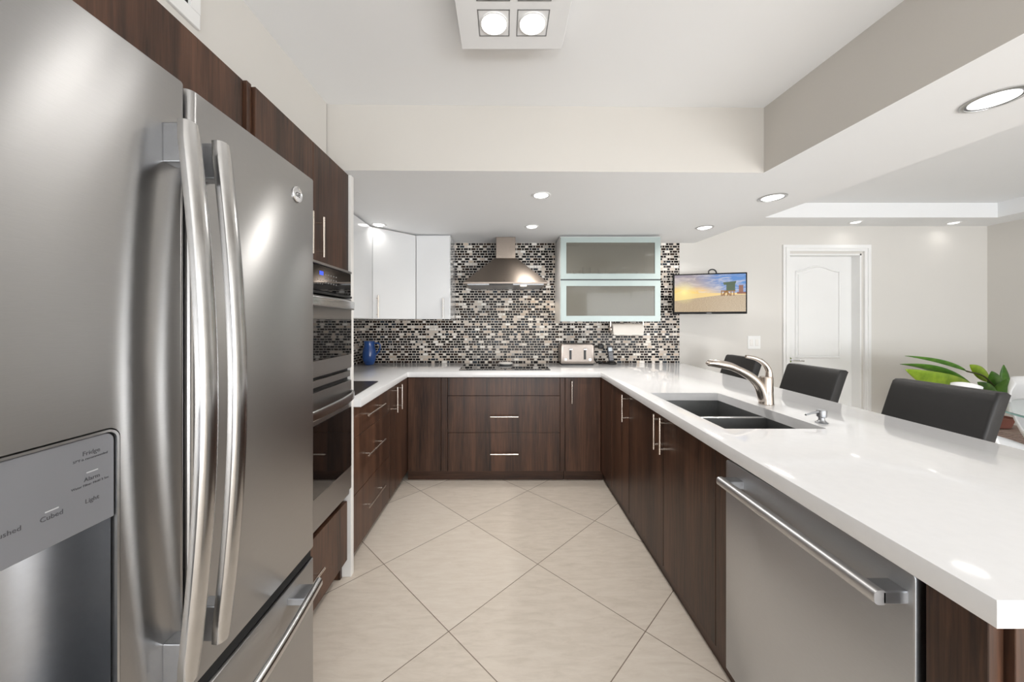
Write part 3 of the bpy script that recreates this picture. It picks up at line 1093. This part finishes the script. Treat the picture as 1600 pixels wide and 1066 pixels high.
# ------------------------------------------------------------------ white upper cabinets
UZ0, UZ1 = 1.335, 2.0815
uc = thing('wall_cabinet', 'gloss white upper cabinet on the left wall beside the oven tower', 'cabinet', (-1.26, 2.36, UZ0))
MB().box(WL + .01, -1.102, 1.84, 2.882, UZ0, UZ1 + .012).build('body', CARCASE, uc)
fronts(uc, 'door', 'x', -1.1, .02, 1.84, 2.36, UZ0, UZ1, GLOSSWHITE)
fronts(uc, 'door', 'x', -1.1, .02, 2.36, 2.882, UZ0, UZ1, GLOSSWHITE)
uc2 = thing('wall_cabinet', 'gloss white corner cabinet with diagonal door over the blue jug', 'cabinet', (-1.2, 3.2, UZ0))
MB().prism([(WL + .01, 2.886), (-1.102, 2.886), (-.806, 3.190), (-.806, WB - .01), (WL + .01, WB - .01)], UZ0, UZ1 + .012).build('body', CARCASE, uc2)
p0, p1 = Vector((-1.080, 2.885)), Vector((-.795, 3.164))
dv = (p1 - p0).normalized(); nv = Vector((dv.y, -dv.x))
q = [p0 + dv * .002, p1 - dv * .002, p1 - dv * .002 - nv * .018, p0 + dv * .002 - nv * .018]
dd_ = MB().prism([tuple(v) for v in q], UZ0 + .002, UZ1, 'z', .001, 1).build('door', GLOSSWHITE, uc2)
hp = p0 + dv * .035
pull_v(dd_, hp.x, hp.y, 1.345, 1.53, (nv.x * .03, nv.y * .03))
uc3 = thing('wall_cabinet', 'gloss white single door upper cabinet left of the range hood', 'cabinet', (-.64, 3.3, UZ0))
MB().box(-.800, -.488, 3.186, WB - .01, UZ0, UZ1 + .012).build('body', GLOSSWHITE, uc3)
d = fronts(uc3, 'door', 'y', 3.164, .02, -.792, -.490, UZ0, UZ1, GLOSSWHITE)
pull_v(d, -.545, 3.164, 1.345, 1.52, (0, -.03))

# ------------------------------------------------------------------ glass fronted cabinet
gc = thing('display_cabinet', 'white upper cabinet with two frosted glass lift doors right of the hood', 'cabinet', (.96, 3.34, 1.31))
GX0, GX1, GZ0, GZ1, GM = .505, 1.412, 1.315, 2.075, 1.690
m = MB()
ty = WB - .01
m.box(GX0, GX0 + .018, 3.192, ty, GZ0, GZ1 + .01).box(GX1 - .018, GX1, 3.192, ty, GZ0, GZ1 + .01)
m.box(GX0 + .018, GX1 - .018, 3.192, ty, GZ0, GZ0 + .018).box(GX0 + .018, GX1 - .018, 3.192, ty, GZ1 - .008, GZ1 + .01)
m.box(GX0 + .018, GX1 - .018, 3.21, ty, GM - .012, GM + .006)
m.box(GX0 + .018, GX1 - .018, ty - .012, ty, GZ0 + .018, GZ1 - .008)
m.build('body', CARCASE, gc)
def glass_door(z0, z1):
    x0, x1, y0, y1, f = GX0 + .003, GX1 - .006, 3.168, 3.190, .050
    m = MB()
    m.box(x0, x1, y0, y1, z0, z0 + f).box(x0, x1, y0, y1, z1 - f, z1)
    m.box(x0, x0 + f, y0, y1, z0 + f, z1 - f).box(x1 - f, x1, y0, y1, z0 + f, z1 - f)
    d = m.build('door', ALU, gc)
    MB().box(x0 + f - .004, x1 - f + .004, y0 + .004, y0 + .009, z0 + f - .004, z1 - f + .004).build('glass', FROST, d)
    return d
tag(glass_door(GM + .006, GZ1), 'upper frosted glass door')
tag(glass_door(GZ0, GM - .006), 'lower frosted glass door')
MB().box(GX0 + .003, GX1 - .003, 3.175, 3.19, GM - .005, GM + .005).build('door_rail', DARKGREY, gc)

# things behind the frosted panes, on the upper shelf
zs = GM + .006
def tumbler(x, y, r, h, label):
    m = MB().lathe([(r * .85, 0), (r, h), (r * .94, h), (r * .8, .008), (.0001, .008)], (x, y, zs), 24)
    o = m.build('drinking_glass', CERAMIC, smooth=40)
    return tag(o, label, 'glass', 'glasses behind the upper frosted pane')
tumbler(.60, 3.33, .030, .10, 'pale glass behind upper frosted pane, closest to the range hood')
tumbler(.685, 3.33, .032, .10, 'pale glass behind upper frosted pane, second from the range hood')
tumbler(.775, 3.32, .038, .125, 'tallest pale glass behind the upper frosted pane')
tumbler(.925, 3.33, .036, .115, 'pale glass behind upper frosted pane, closest to the stacked platters')
pl = MB().lathe([(.06, 0), (.155, .022), (.16, .026), (.15, .026), (.06, .008), (.0001, .008)], (1.13, 3.36, zs), 36).build('platter', CERAMIC, smooth=40)
tag(pl, 'lower white platter behind the upper frosted pane', 'platter', 'platters behind the upper frosted pane')
pl = MB().lathe([(.07, 0), (.12, .03), (.135, .05), (.128, .05), (.07, .008), (.0001, .008)], (1.13, 3.36, zs + .030), 36).build('platter', CERAMIC, smooth=40)
tag(pl, 'white bowl shaped platter stacked on another behind the upper frosted pane', 'platter', 'platters behind the upper frosted pane')

# paper towel under the cabinet
pt = thing('paper_towel_holder', 'steel holder with white paper roll under the frosted glass cabinet', 'paper towel', (1.17, 3.36, 1.2))
rc = (3.36, 1.243)
m = MB()
m.cyl((1.025, rc[0], rc[1]), (1.315, rc[0], rc[1]), .050, 32)
m.box(1.03, 1.31, rc[0] - .0505, rc[0] - .0490, rc[1] - .055, rc[1])
m.build('paper_roll', PAPER, pt, smooth=40)
m = MB()
for x in (1.012, 1.322):
    m.cyl((x - .006, rc[0], rc[1]), (x + .006, rc[0], rc[1]), .026, 24)
    m.box(x - .004, x + .004, rc[0] - .012, rc[0] + .012, rc[1], GZ0 - .001)
m.cyl((1.012, rc[0], rc[1]), (1.322, rc[0], rc[1]), .008)
m.build('bracket', NICKEL, pt, smooth=40)

# ------------------------------------------------------------------ small things on the worktop
# blue jug
jx, jy = -1.285, 3.35
jg = thing('jug', 'glossy blue ceramic jug in the left back corner of the worktop', 'jug', (jx, jy, ZT))
MB().lathe([(.034, 0), (.042, .004), (.055, .035), (.063, .075), (.064, .105), (.058, .145), (.050, .175), (.047, .200), (.051, .225), (.047, .225), (.043, .200), (.046, .17), (.055, .12), (.05, .05), (.0001, .012)], (jx, jy, ZT), 40).build('body', BLUE, jg, smooth=50)
MB().tube(bez([(jx + .048, jy, ZT + .205), (jx + .085, jy, ZT + .205), (jx + .105, jy, ZT + .18), (jx + .092, jy, ZT + .13), (jx + .060, jy, ZT + .095)], 20), .0075, 10).build('handle', BLUE, jg, smooth=60)
# cord in the corner
co = MB().tube(bez([(-1.42, 3.22, 1.06), (-1.405, 3.20, .98), (-1.36, 3.16, .912), (-1.34, 3.10, .908), (-1.37, 3.02, .908), (-1.38, 2.90, .908)], 24), .004, 8).build('cord', BLACK, smooth=60)
tag(co, 'thin black cord against the tiles left of the blue jug', 'cord')

# toaster
tx0, tx1, ty0, ty1 = .534, .846, 3.315, 3.495
ts = thing('toaster', 'four slot brushed steel toaster with two levers on the back worktop', 'toaster', ((tx0 + tx1) / 2, 3.4, ZT))
TST = make_steel('toaster_steel', (.40, .35, .315, 1), .28, .3, .25)
sec = rounded([(tx0, ZT + .012), (tx1, ZT + .012), (tx1, ZT + .198), (tx0, ZT + .198)], [.014, .014, .03, .03], 13)
MB().prism(sec, ty0, ty1, 'y', .006, 2).build('body', TST, ts, smooth=40)
MB().box(tx0 + .008, tx1 - .008, ty0 + .006, ty1 - .006, ZT, ZT + .013).build('base', BLACK, ts)
sec = rounded([(tx0 + .022, ZT + .034), (tx1 - .022, ZT + .034), (tx1 - .022, ZT + .178), (tx0 + .022, ZT + .178)], .012, 5)
MB().prism(sec, ty0 - .003, ty0 + .002, 'y', .001, 1).build('front_plate', TST, ts, smooth=40)
for lx in (tx0 + .088, tx1 - .088):
    MB().box(lx - .011, lx + .011, ty0 - .0042, ty0 - .002, ZT + .055, ZT + .150).build('lever_slot', DARKGREY, ts)
    m = MB().box(lx - .017, lx + .017, ty0 - .03, ty0 - .004, ZT + .142, ZT + .160, .005)
    m.build('lever', CHROME, ts, smooth=40)
for lx in (tx0 + .042, tx1 - .042):
    MB().cyl((lx, ty0 - .016, ZT + .055), (lx, ty0 - .002, ZT + .055), .013).build('knob', CHROME, ts, smooth=40)
for k in range(2):
    for lx in (tx0 + .09, tx1 - .09):
        MB().box(lx - .06, lx + .06, ty0 + .045 + k * .065, ty0 + .070 + k * .065, ZT + .196, ZT + .1995).build('bread_slot', BLACK, ts)

# cordless phone
ph = thing('cordless_phone', 'cordless phone standing in its black cradle beside the toaster', 'phone', (1.04, 3.40, ZT))
m = MB().lathe([(.046, 0), (.05, .006), (.045, .018), (.03, .03), (.0001, .032)], (1.035, 3.40, ZT), 30)
m.build('cradle', BLACK, ph, smooth=40)
def tilt(o, piv, ang):
    M = Matrix.Translation(piv) @ Matrix.Rotation(ang, 4, 'X') @ Matrix.Rotation(math.radians(-5), 4, 'Y') @ Matrix.Translation(-Vector(piv))
    o.data.transform(M)
    return o
PV = (1.035, 3.40, ZT + .02)
hs = tilt(MB().box(1.010, 1.060, 3.388, 3.412, ZT + .02, ZT + .180, .009, 3).build('handset', plain('phone_grey', srgb(70, 72, 78), .35), ph, smooth=40), PV, math.radians(-8))
tilt(MB().box(1.017, 1.053, 3.3868, 3.389, ZT + .125, ZT + .160, .001, 1).build('display', plain('phone_display', srgb(196, 206, 214), .2), hs), PV, math.radians(-8))
m = MB()
for r in range(5):
    for c_ in range(3):
        m.box(1.0165 + c_ * .0135, 1.0265 + c_ * .0135, 3.3862, 3.389, ZT + .040 + r * .015, ZT + .050 + r * .015)
tilt(m.build('keypad', plain('phone_keys', srgb(150, 152, 158), .4), hs), PV, math.radians(-8))
# wall plug with coiled cords beside the phone
ad = thing('power_adapter', 'black plug with coiled cords on the tiles between toaster and phone', 'cord', (.93, 3.48, ZT))
MB().box(.935, .985, WB - .045, WB - .010, 1.045, 1.090, .006).build('plug', BLACK, ad, smooth=40)
MB().tube(bez([(.935, 3.48, 1.065), (.905, 3.475, 1.075), (.885, 3.47, 1.055), (.862, 3.47, 1.045), (.87, 3.475, 1.0), (.895, 3.47, .935), (.905, 3.45, .915)], 30), .006, 8).build('cord', BLACK, ad, smooth=60)
MB().tube(bez([(.905, 3.45, .912), (.925, 3.43, .925), (.945, 3.42, .913), (.915, 3.41, .912), (.94, 3.40, .922), (.965, 3.41, .913), (.99, 3.40, .916)], 36), .0075, 8).build('coiled_cord', BLACK, ad, smooth=60)

# ------------------------------------------------------------------ television
tv = thing('television', 'small black flat television showing a beach sunset, on the wall beside the tiles', 'television', (2.0, 3.3, 1.4))
a = Vector((1.583, 3.30)); b = Vector((2.178, 3.155))
ang = math.atan2(b.y - a.y, b.x - a.x)
L = (b - a).length
TZ0, TZ1 = 1.384, 1.757
def tvx(o):
    M = Matrix.Translation((a.x, a.y, 0)) @ Matrix.Rotation(ang, 4, 'Z')
    o.matrix_parent_inverse = Matrix.Translation(tv.location).inverted()
    o.matrix_basis = M
    return o
SW0, SW1, SZ0, SZ1 = .012, L - .012, TZ0 + .020, TZ1 - .012
fr_ = tvx(MB().box(0, L, 0, .035, TZ0, TZ1, .003).build('frame', plain('matte_black_bezel', srgb(10, 10, 11), .6, spec=.2), tv))
scn = tvx(MB().box(SW0, SW1, -.0015, .002, SZ0, SZ1).build('screen', make_screen(SW0, SW1, SZ0, SZ1), tv))
def sc_pt(u, v): return (SW0 + (SW1 - SW0) * u, SZ0 + (SZ1 - SZ0) * v)
def pic(name, polys, col):
    m = MB()
    for p in polys:
        m.prism([sc_pt(*q) for q in p], -.0022, -.0014, 'y')
    o = m.build(name, emissive(name + '_colour', srgb(*col), .9))
    o.parent = scn
    return o
def rect(u0, u1, v0, v1): return [(u0, v0), (u1, v0), (u1, v1), (u0, v1)]
o = pic('pictured_hut', [[(.69, .78), (.87, .81), (.86, .74), (.70, .71)], rect(.735, .855, .56, .74)], (46, 76, 36))
o = pic('pictured_hut_stilts', [rect(.66, .86, .535, .565)] + [rect(u, u + .016, .42, .56) for u in (.66, .70, .745, .79, .83)] +
        [[(.66, .42), (.69, .42), (.76, .56), (.73, .56)], [(.78, .42), (.81, .42), (.74, .56), (.71, .56)]], (150, 104, 44))
o = pic('pictured_tower', [rect(.905, .965, .5, .70), rect(.88, 1.0, .47, .52)], (140, 80, 56))
m = MB().box(L * .46, L * .53, -.0006, .002, TZ0 + .006, TZ0 + .010)
tvx(m.build('brand_mark', plain('brand_mark_grey', srgb(120, 120, 122), .4), tv))
MB().box(1.90, 1.98, 3.27, 3.30, 1.50, 1.64).box(1.92, 1.96, 3.30, WB - .02, 1.55, 1.59).box(1.88, 2.00, WB - .02, WB - .001, 1.47, 1.67).build('wall_mount', BLACK, tv)
MB().tube(bez([(1.90, 3.27, 1.75), (1.905, 3.28, 1.785), (1.935, 3.28, 1.80), (1.965, 3.28, 1.79), (1.975, 3.28, 1.755), (1.96, 3.31, 1.70)], 20), .006, 8).build('cord', BLACK, tv, smooth=60)

# light switch
ls = thing('light_switch', 'white double rocker light switch between television and white door', 'light switch', (2.49, WB, 1.1))
MB().box(2.430, 2.558, WB - .007, WB - .0005, 1.040, 1.172, .003).build('plate', WHITE, ls)
for x in (2.468, 2.520): MB().box(x - .017, x + .017, WB - .011, WB - .006, 1.073, 1.139, .002).build('rocker', CERAMIC, ls)

# ------------------------------------------------------------------ bar stools
stool = thing('bar_stool', 'black leather bar stool nearest the camera, in front of the green plant', 'bar stool', (1.85, 1.665, 0), 0, 'black bar stools along the peninsula')
W2 = .203
ST = stool
m = MB().box(-.20, .19, -W2, W2, .62, .70, .025, 4)
m.build('seat', LEATHER, ST, local=True, smooth=45)
m = MB()
rings = []
for z, x in ((.66, .085), (.72, .105), (.80, .135), (.90, .168), (.97, .192), (.998, .203)):
    sec = rounded([(x, -W2), (x + .066, -W2 + .004), (x + .066, W2 - .004), (x, W2)], .012, 4)
    rings.append([(p[0], p[1], z) for p in sec])
top_ring = [(.203 + .034 + (p[0] - .203 - .034) * .72, p[1] * .97, 1.008) for p in rings[-1]]
rings.append(top_ring)
m.loft(rings).build('backrest', LEATHER, ST, local=True, smooth=40)
MB().lathe([(.20, 0), (.205, .006), (.18, .018), (.04, .03), (.03, .05), (.028, .36), (.02, .37), (.02, .60), (.06, .605), (.06, .62), (.001, .62)], (0, 0, 0), 40).build('pedestal', CHROME, ST, local=True, smooth=40)
m = MB()
ring = [(-.12 + .15 * math.cos(t_), .15 * math.sin(t_), .28) for t_ in [2 * PI * k / 32 for k in range(33)]]
m.tube(ring, .010, 10)
m.build('footrest', CHROME, ST, local=True, smooth=60)
for y, lab in ((2.360, 'black leather bar stool in front of the white door, middle of three'), (3.068, 'black leather bar stool nearest the back wall, seen behind the faucet')):
    c_ = copy_tree(stool)
    c_.location = (1.85, y, 0)
    c_['label'] = lab

# ------------------------------------------------------------------ dining corner
# glass table
dt = thing('dining_table', 'round glass dining table at the right beyond the bar stools', 'table', (3.90, 1.72, 0))
MB().lathe([(.001, .738), (.90, .738), (.903, .744), (.90, .750), (.001, .750)], (3.90, 1.72, 0), 72).build('tabletop', CLEAR, dt, smooth=30)
MB().lathe([(.9035, .7385), (.9055, .744), (.9035, .7495), (.9025, .744), (.9035, .7385)], (3.90, 1.72, 0), 72, caps=False).build('tabletop_edge', GLASSEDGE, dt, smooth=30)
MB().lathe([(.22, 0), (.22, .02), (.10, .06), (.06, .2), (.06, .5), (.12, .70), (.16, .737), (.001, .737)], (3.90, 1.72, 0), 40).build('pedestal', SHELL, dt, smooth=50)

# white moulded chairs
def moulded_chair(loc, rz, label):
    t = thing('dining_chair', label, 'chair', loc, rz, 'white moulded dining chairs')
    m = MB()
    NU, NV = 28, 18
    rings_o = []
    def S(u, v):
        # u: -1..1 across, v: 0 front lip .. 1 top of the back.  the chair faces +x
        sideh = .13 * abs(u) ** 2.6 * max(0, math.sin(min(1, v / .92) * PI)) ** 1.1
        if v < .5:
            s = v / .5
            x = .24 - .40 * s; z = .44 - .02 * math.sin(PI * s)
        else:
            s = (v - .5) / .5
            x = -.16 - .10 * math.sin(s * PI / 2) - .02 * s; z = .44 + .47 * s ** 1.25
        half = .215 + .055 * math.sin(min(1, v) * PI * .62)
        if v > .9: half *= 1 - .12 * ((v - .9) / .1) ** 2
        wrap = .13 * abs(u) ** 2.2 * (v if v > .45 else v * .4)
        return (x + wrap, u * half * (1 + .0 * v), z + sideh - .03 * abs(u) ** 6 * v ** 8)
    for j in range(NV + 1):
        rings_o.append([S(-1 + 2 * i / NU, j / NV) for i in range(NU + 1)])
    m.loft(rings_o, closed=False, caps=False)
    o = m.build('shell', SHELL, t, local=True, smooth=60)
    sm = o.modifiers.new('thickness', 'SOLIDIFY'); sm.thickness = .012; sm.offset = 0
    m = MB().lathe([(.21, 0), (.21, .008), (.05, .03), (.028, .08), (.026, .30), (.06, .40), (.09, .425), (.001, .425)], (0, 0, 0), 32)
    m.build('pedestal', SHELL, t, local=True, smooth=50)
    return t
moulded_chair((3.80, 2.30, 0), math.radians(-92), 'white moulded dining chair behind the glass table, right of the plant')
moulded_chair((3.07, 2.06, 0), math.radians(-51), 'white moulded dining chair mostly hidden behind the nearest bar stool')

# plant on a woven stool
wk = MB().lathe([(.20, 0), (.25, .03), (.29, .20), (.28, .36), (.24, .42), (.001, .42)], (4.16, 3.02, 0), 48).build('pouf', WICKER, smooth=50)
tag(wk, 'round woven rattan pouf under the potted plant', 'pouf')
pp_ = thing('potted_plant', 'leafy green plant with long drooping leaves in a reddish pot', 'plant', (4.16, 3.02, .421))
MB().lathe([(.085, 0), (.11, .005), (.13, .075), (.135, .085), (.12, .085), (.115, .07), (.001, .07)], (4.16, 3.02, .421), 32).build('pot', TERRA, pp_, smooth=40)

def W(px, py, d): return Vector(((px - 788) * d / 550, d, EYE - (py - 505) * d / 550))
def leaf(base, tip, width, mat, sag=.0, fold=.25, side=None, thin=False):
    base, tip = Vector(base), Vector(tip)
    ax = tip - base
    Ln = ax.length
    t = ax.normalized()
    side = Vector(side).normalized() if side else Vector((0, -.4, 1)).normalized()
    side = (side - t * side.dot(t)).normalized()
    nrm = t.cross(side)
    m = MB()
    rows = []
    N = 16
    for i in range(N + 1):
        s = i / N
        wv = width * (math.sin(PI * s ** .8) ** .85 if 0 < s < 1 else 0) + .0008
        mid = base + ax * s + nrm * 0 + Vector((0, 0, sag * math.sin(PI * s)))
        rows.append([tuple(mid + side * wv * k + nrm * (abs(k) * wv * fold)) for k in (-1, -.5, 0, .5, 1)])
    m.loft(rows, closed=False, caps=False)
    o = m.build('leaf', mat, pp_, smooth=60)
    sm = o.modifiers.new('thickness', 'SOLIDIFY'); sm.thickness = .002
    return o
root = Vector((4.16, 3.02, .50))
node = W(1540, 613, 2.95)
def stem(pts, r=.006): return MB().tube(bez(pts, 18), r, 8).build('stem', STEM, pp_, smooth=60)
n1 = W(1510, 580, 2.9); n2 = W(1522, 606, 2.92)
stem([root, W(1560, 620, 2.98), W(1540, 590, 2.92), n1])
stem([root, W(1558, 630, 2.98), W(1540, 613, 2.94), n2])
stem([root, W(1566, 632, 3.0), W(1562, 615, 3.0), W(1560, 606, 3.0)])
stem([root, W(1564, 640, 3.02), W(1552, 612, 3.04), W(1545, 594, 3.04)])
leaf(n1, W(1414, 556, 2.82), .030, LEAF2, .01, .6, (0, -1, .35))
leaf(n2, W(1406, 569, 2.98), .042, LEAF2, .045, .3, (0, -.7, .5))
leaf(n2, W(1414, 577, 2.80), .080, LEAF1, -.03, .12, (0, -.25, 1))
leaf(W(1547, 597, 3.04), W(1515, 570, 3.02), .045, LEAF1, .015, .2, (.5, -.1, .8))
leaf(W(1562, 612, 2.96), W(1549, 580, 2.92), .055, LEAF2, .0, .2, (1, -.1, .2))
leaf(W(1564, 622, 2.95), W(1572, 592, 2.86), .055, LEAF2, .0, .2, (1, -.3, .2))
leaf(W(1558, 618, 2.92), W(1527, 597, 2.88), .036, LEAF2, .01, .2, (.3, -.3, .8))
leaf(W(1574, 612, 3.1), W(1568, 570, 3.1), .040, LEAF2, .0, .2, (1, -.1, .1))

# ------------------------------------------------------------------ lamps
def recessed(px, py, zc, r, label, group, power, cut=False):
    d = (zc - EYE) * 550 / (505 - py)
    x = (px - 788) * d / 550
    t = thing('recessed_light', label, 'ceiling light', (x, d, zc), 0, group)
    MB().lathe([(r, -.001), (r, -.004), (r * .93, -.006), (r * .86, -.006), (r * .84, -.001)], (x, d, zc), 40, caps=False).build('trim_ring', SINKRIM if cut else WHITE, t, smooth=40)
    MB().lathe([(r * .86, -.005), (r * .80, -.003), (r * .72, -.003)], (x, d, zc), 40, caps=False).build('baffle', DARKSTEEL, t, smooth=40)
    MB().lathe([(r * .76, -.0032), (r * .60, -.0075), (.0001, -.0085)], (x, d, zc), 40).build('lens', LAMP, t, smooth=40)
    if power:
        l = bpy.data.lights.new('downlight', 'AREA')
        l.shape = 'DISK'; l.size = r * 1.4; l.spread = math.radians(150)
        l.energy = power; l.color = (1, .965, .92)
        o = link(bpy.data.objects.new('downlight', l))
        o.location = (x, d, zc - .012)
    return t
GK = 'recessed lights in the lowered kitchen ceiling'
recessed(845.5, 305, HS, .060, 'round recessed light above the kitchen floor, in front of the hood', GK, 8)
recessed(831, 354, HS, .058, 'small round recessed light directly in front of the hood chimney', GK, 4)
recessed(592, 351, HS, .058, 'round recessed light beside the white corner cabinet', GK, .25)
recessed(1207, 308.5, HS, .078, 'round recessed light in the peninsula ceiling, middle of the row of three', GK, 5.5, True)
recessed(1101, 355.5, HS, .070, 'round recessed light in the peninsula ceiling nearest the television', GK, 5.5, True)
recessed(1553, 155, HS, .078, 'large round recessed light in the peninsula ceiling nearest the camera', GK, .10, True)
GD = 'recessed lights in the dining tray ceiling'
recessed(1337, 347, 2.27, .05, 'small recessed light in the tray ceiling above the white door', GD, .15)
recessed(1490, 348, 2.27, .05, 'small recessed light in the tray ceiling near the right wall', GD, .15)

# square four lamp ceiling fixture
fx0, fx1, fy0, fy1, fz = -.166, .226, .99, 1.382, 2.375
cf = thing('ceiling_light', 'square white ceiling fixture with four round lamps', 'ceiling light', ((fx0 + fx1) / 2, (fy0 + fy1) / 2, HC))
MB().box(fx0, fx1, fy0, fy1, fz, fz + .030, .002).build('panel', CEIL, cf)
MB().box(fx0 + .08, fx1 - .08, fy0 + .08, fy1 - .08, fz + .03, HC - .0005).build('mount', WHITE, cf)
for cx in (-.037, .101):
    for cy in (1.262, 1.118):
        s = .056
        m = MB()
        for (a0, a1, b0, b1) in ((-s, s, -s, -s + .003), (-s, s, s - .003, s), (-s, -s + .003, -s, s), (s - .003, s, -s, s)):
            m.box(cx + a0, cx + a1, cy + b0, cy + b1, fz - .001, fz + .001)
        m.build('lamp_frame', DARKSTEEL, cf)
        MB().lathe([(.049, .0005), (.049, -.004), (.045, -.005), (.044, -.002)], (cx, cy, fz), 32, caps=False).build('lamp_ring', WHITE, cf, smooth=40)
        MB().lathe([(.044, -.0015), (.03, -.006), (.0001, -.008)], (cx, cy, fz), 32).build('lamp', LAMPF, cf, smooth=40)
        l = bpy.data.lights.new('fixture_lamp', 'SPOT')
        l.energy = 2.4; l.color = (1, .97, .93); l.spot_size = math.radians(120); l.spot_blend = .6; l.shadow_soft_size = .04
        o = link(bpy.data.objects.new('fixture_lamp', l)); o.location = (cx, cy, fz - .02)

# air vent on the bulkhead over the refrigerator
av = thing('air_vent', 'white air vent grille on the bulkhead above the refrigerator cabinet', 'vent', (-.926, .8, 2.3))
vy0, vy1, vz0, vz1 = .45, 1.062, 2.182, 2.44
vx = -.9262
m = MB()
fw = .045
m.box(vx, vx + .010, vy0, vy1, vz0, vz0 + fw, .002).box(vx, vx + .010, vy0, vy1, vz1 - .02, vz1, .002)
m.box(vx, vx + .010, vy0, vy0 + fw, vz0 + fw, vz1 - .02).box(vx, vx + .010, vy1 - fw + .012, vy1, vz0 + fw, vz1 - .02)
m.build('frame', WHITE, av)
MB().box(vx, vx + .0015, vy0 + fw, vy1 - fw + .012, vz0 + fw, vz1 - .02).build('backing', SEAM, av)
m = MB()
k = 0
z = vz0 + fw + .030
while z < vz1 - .03:
    m.box(vx + .001, vx + .009, vy0 + fw, vy1 - fw + .012, z, z + .030); z += .062
m.build('louvre', WHITE, av)
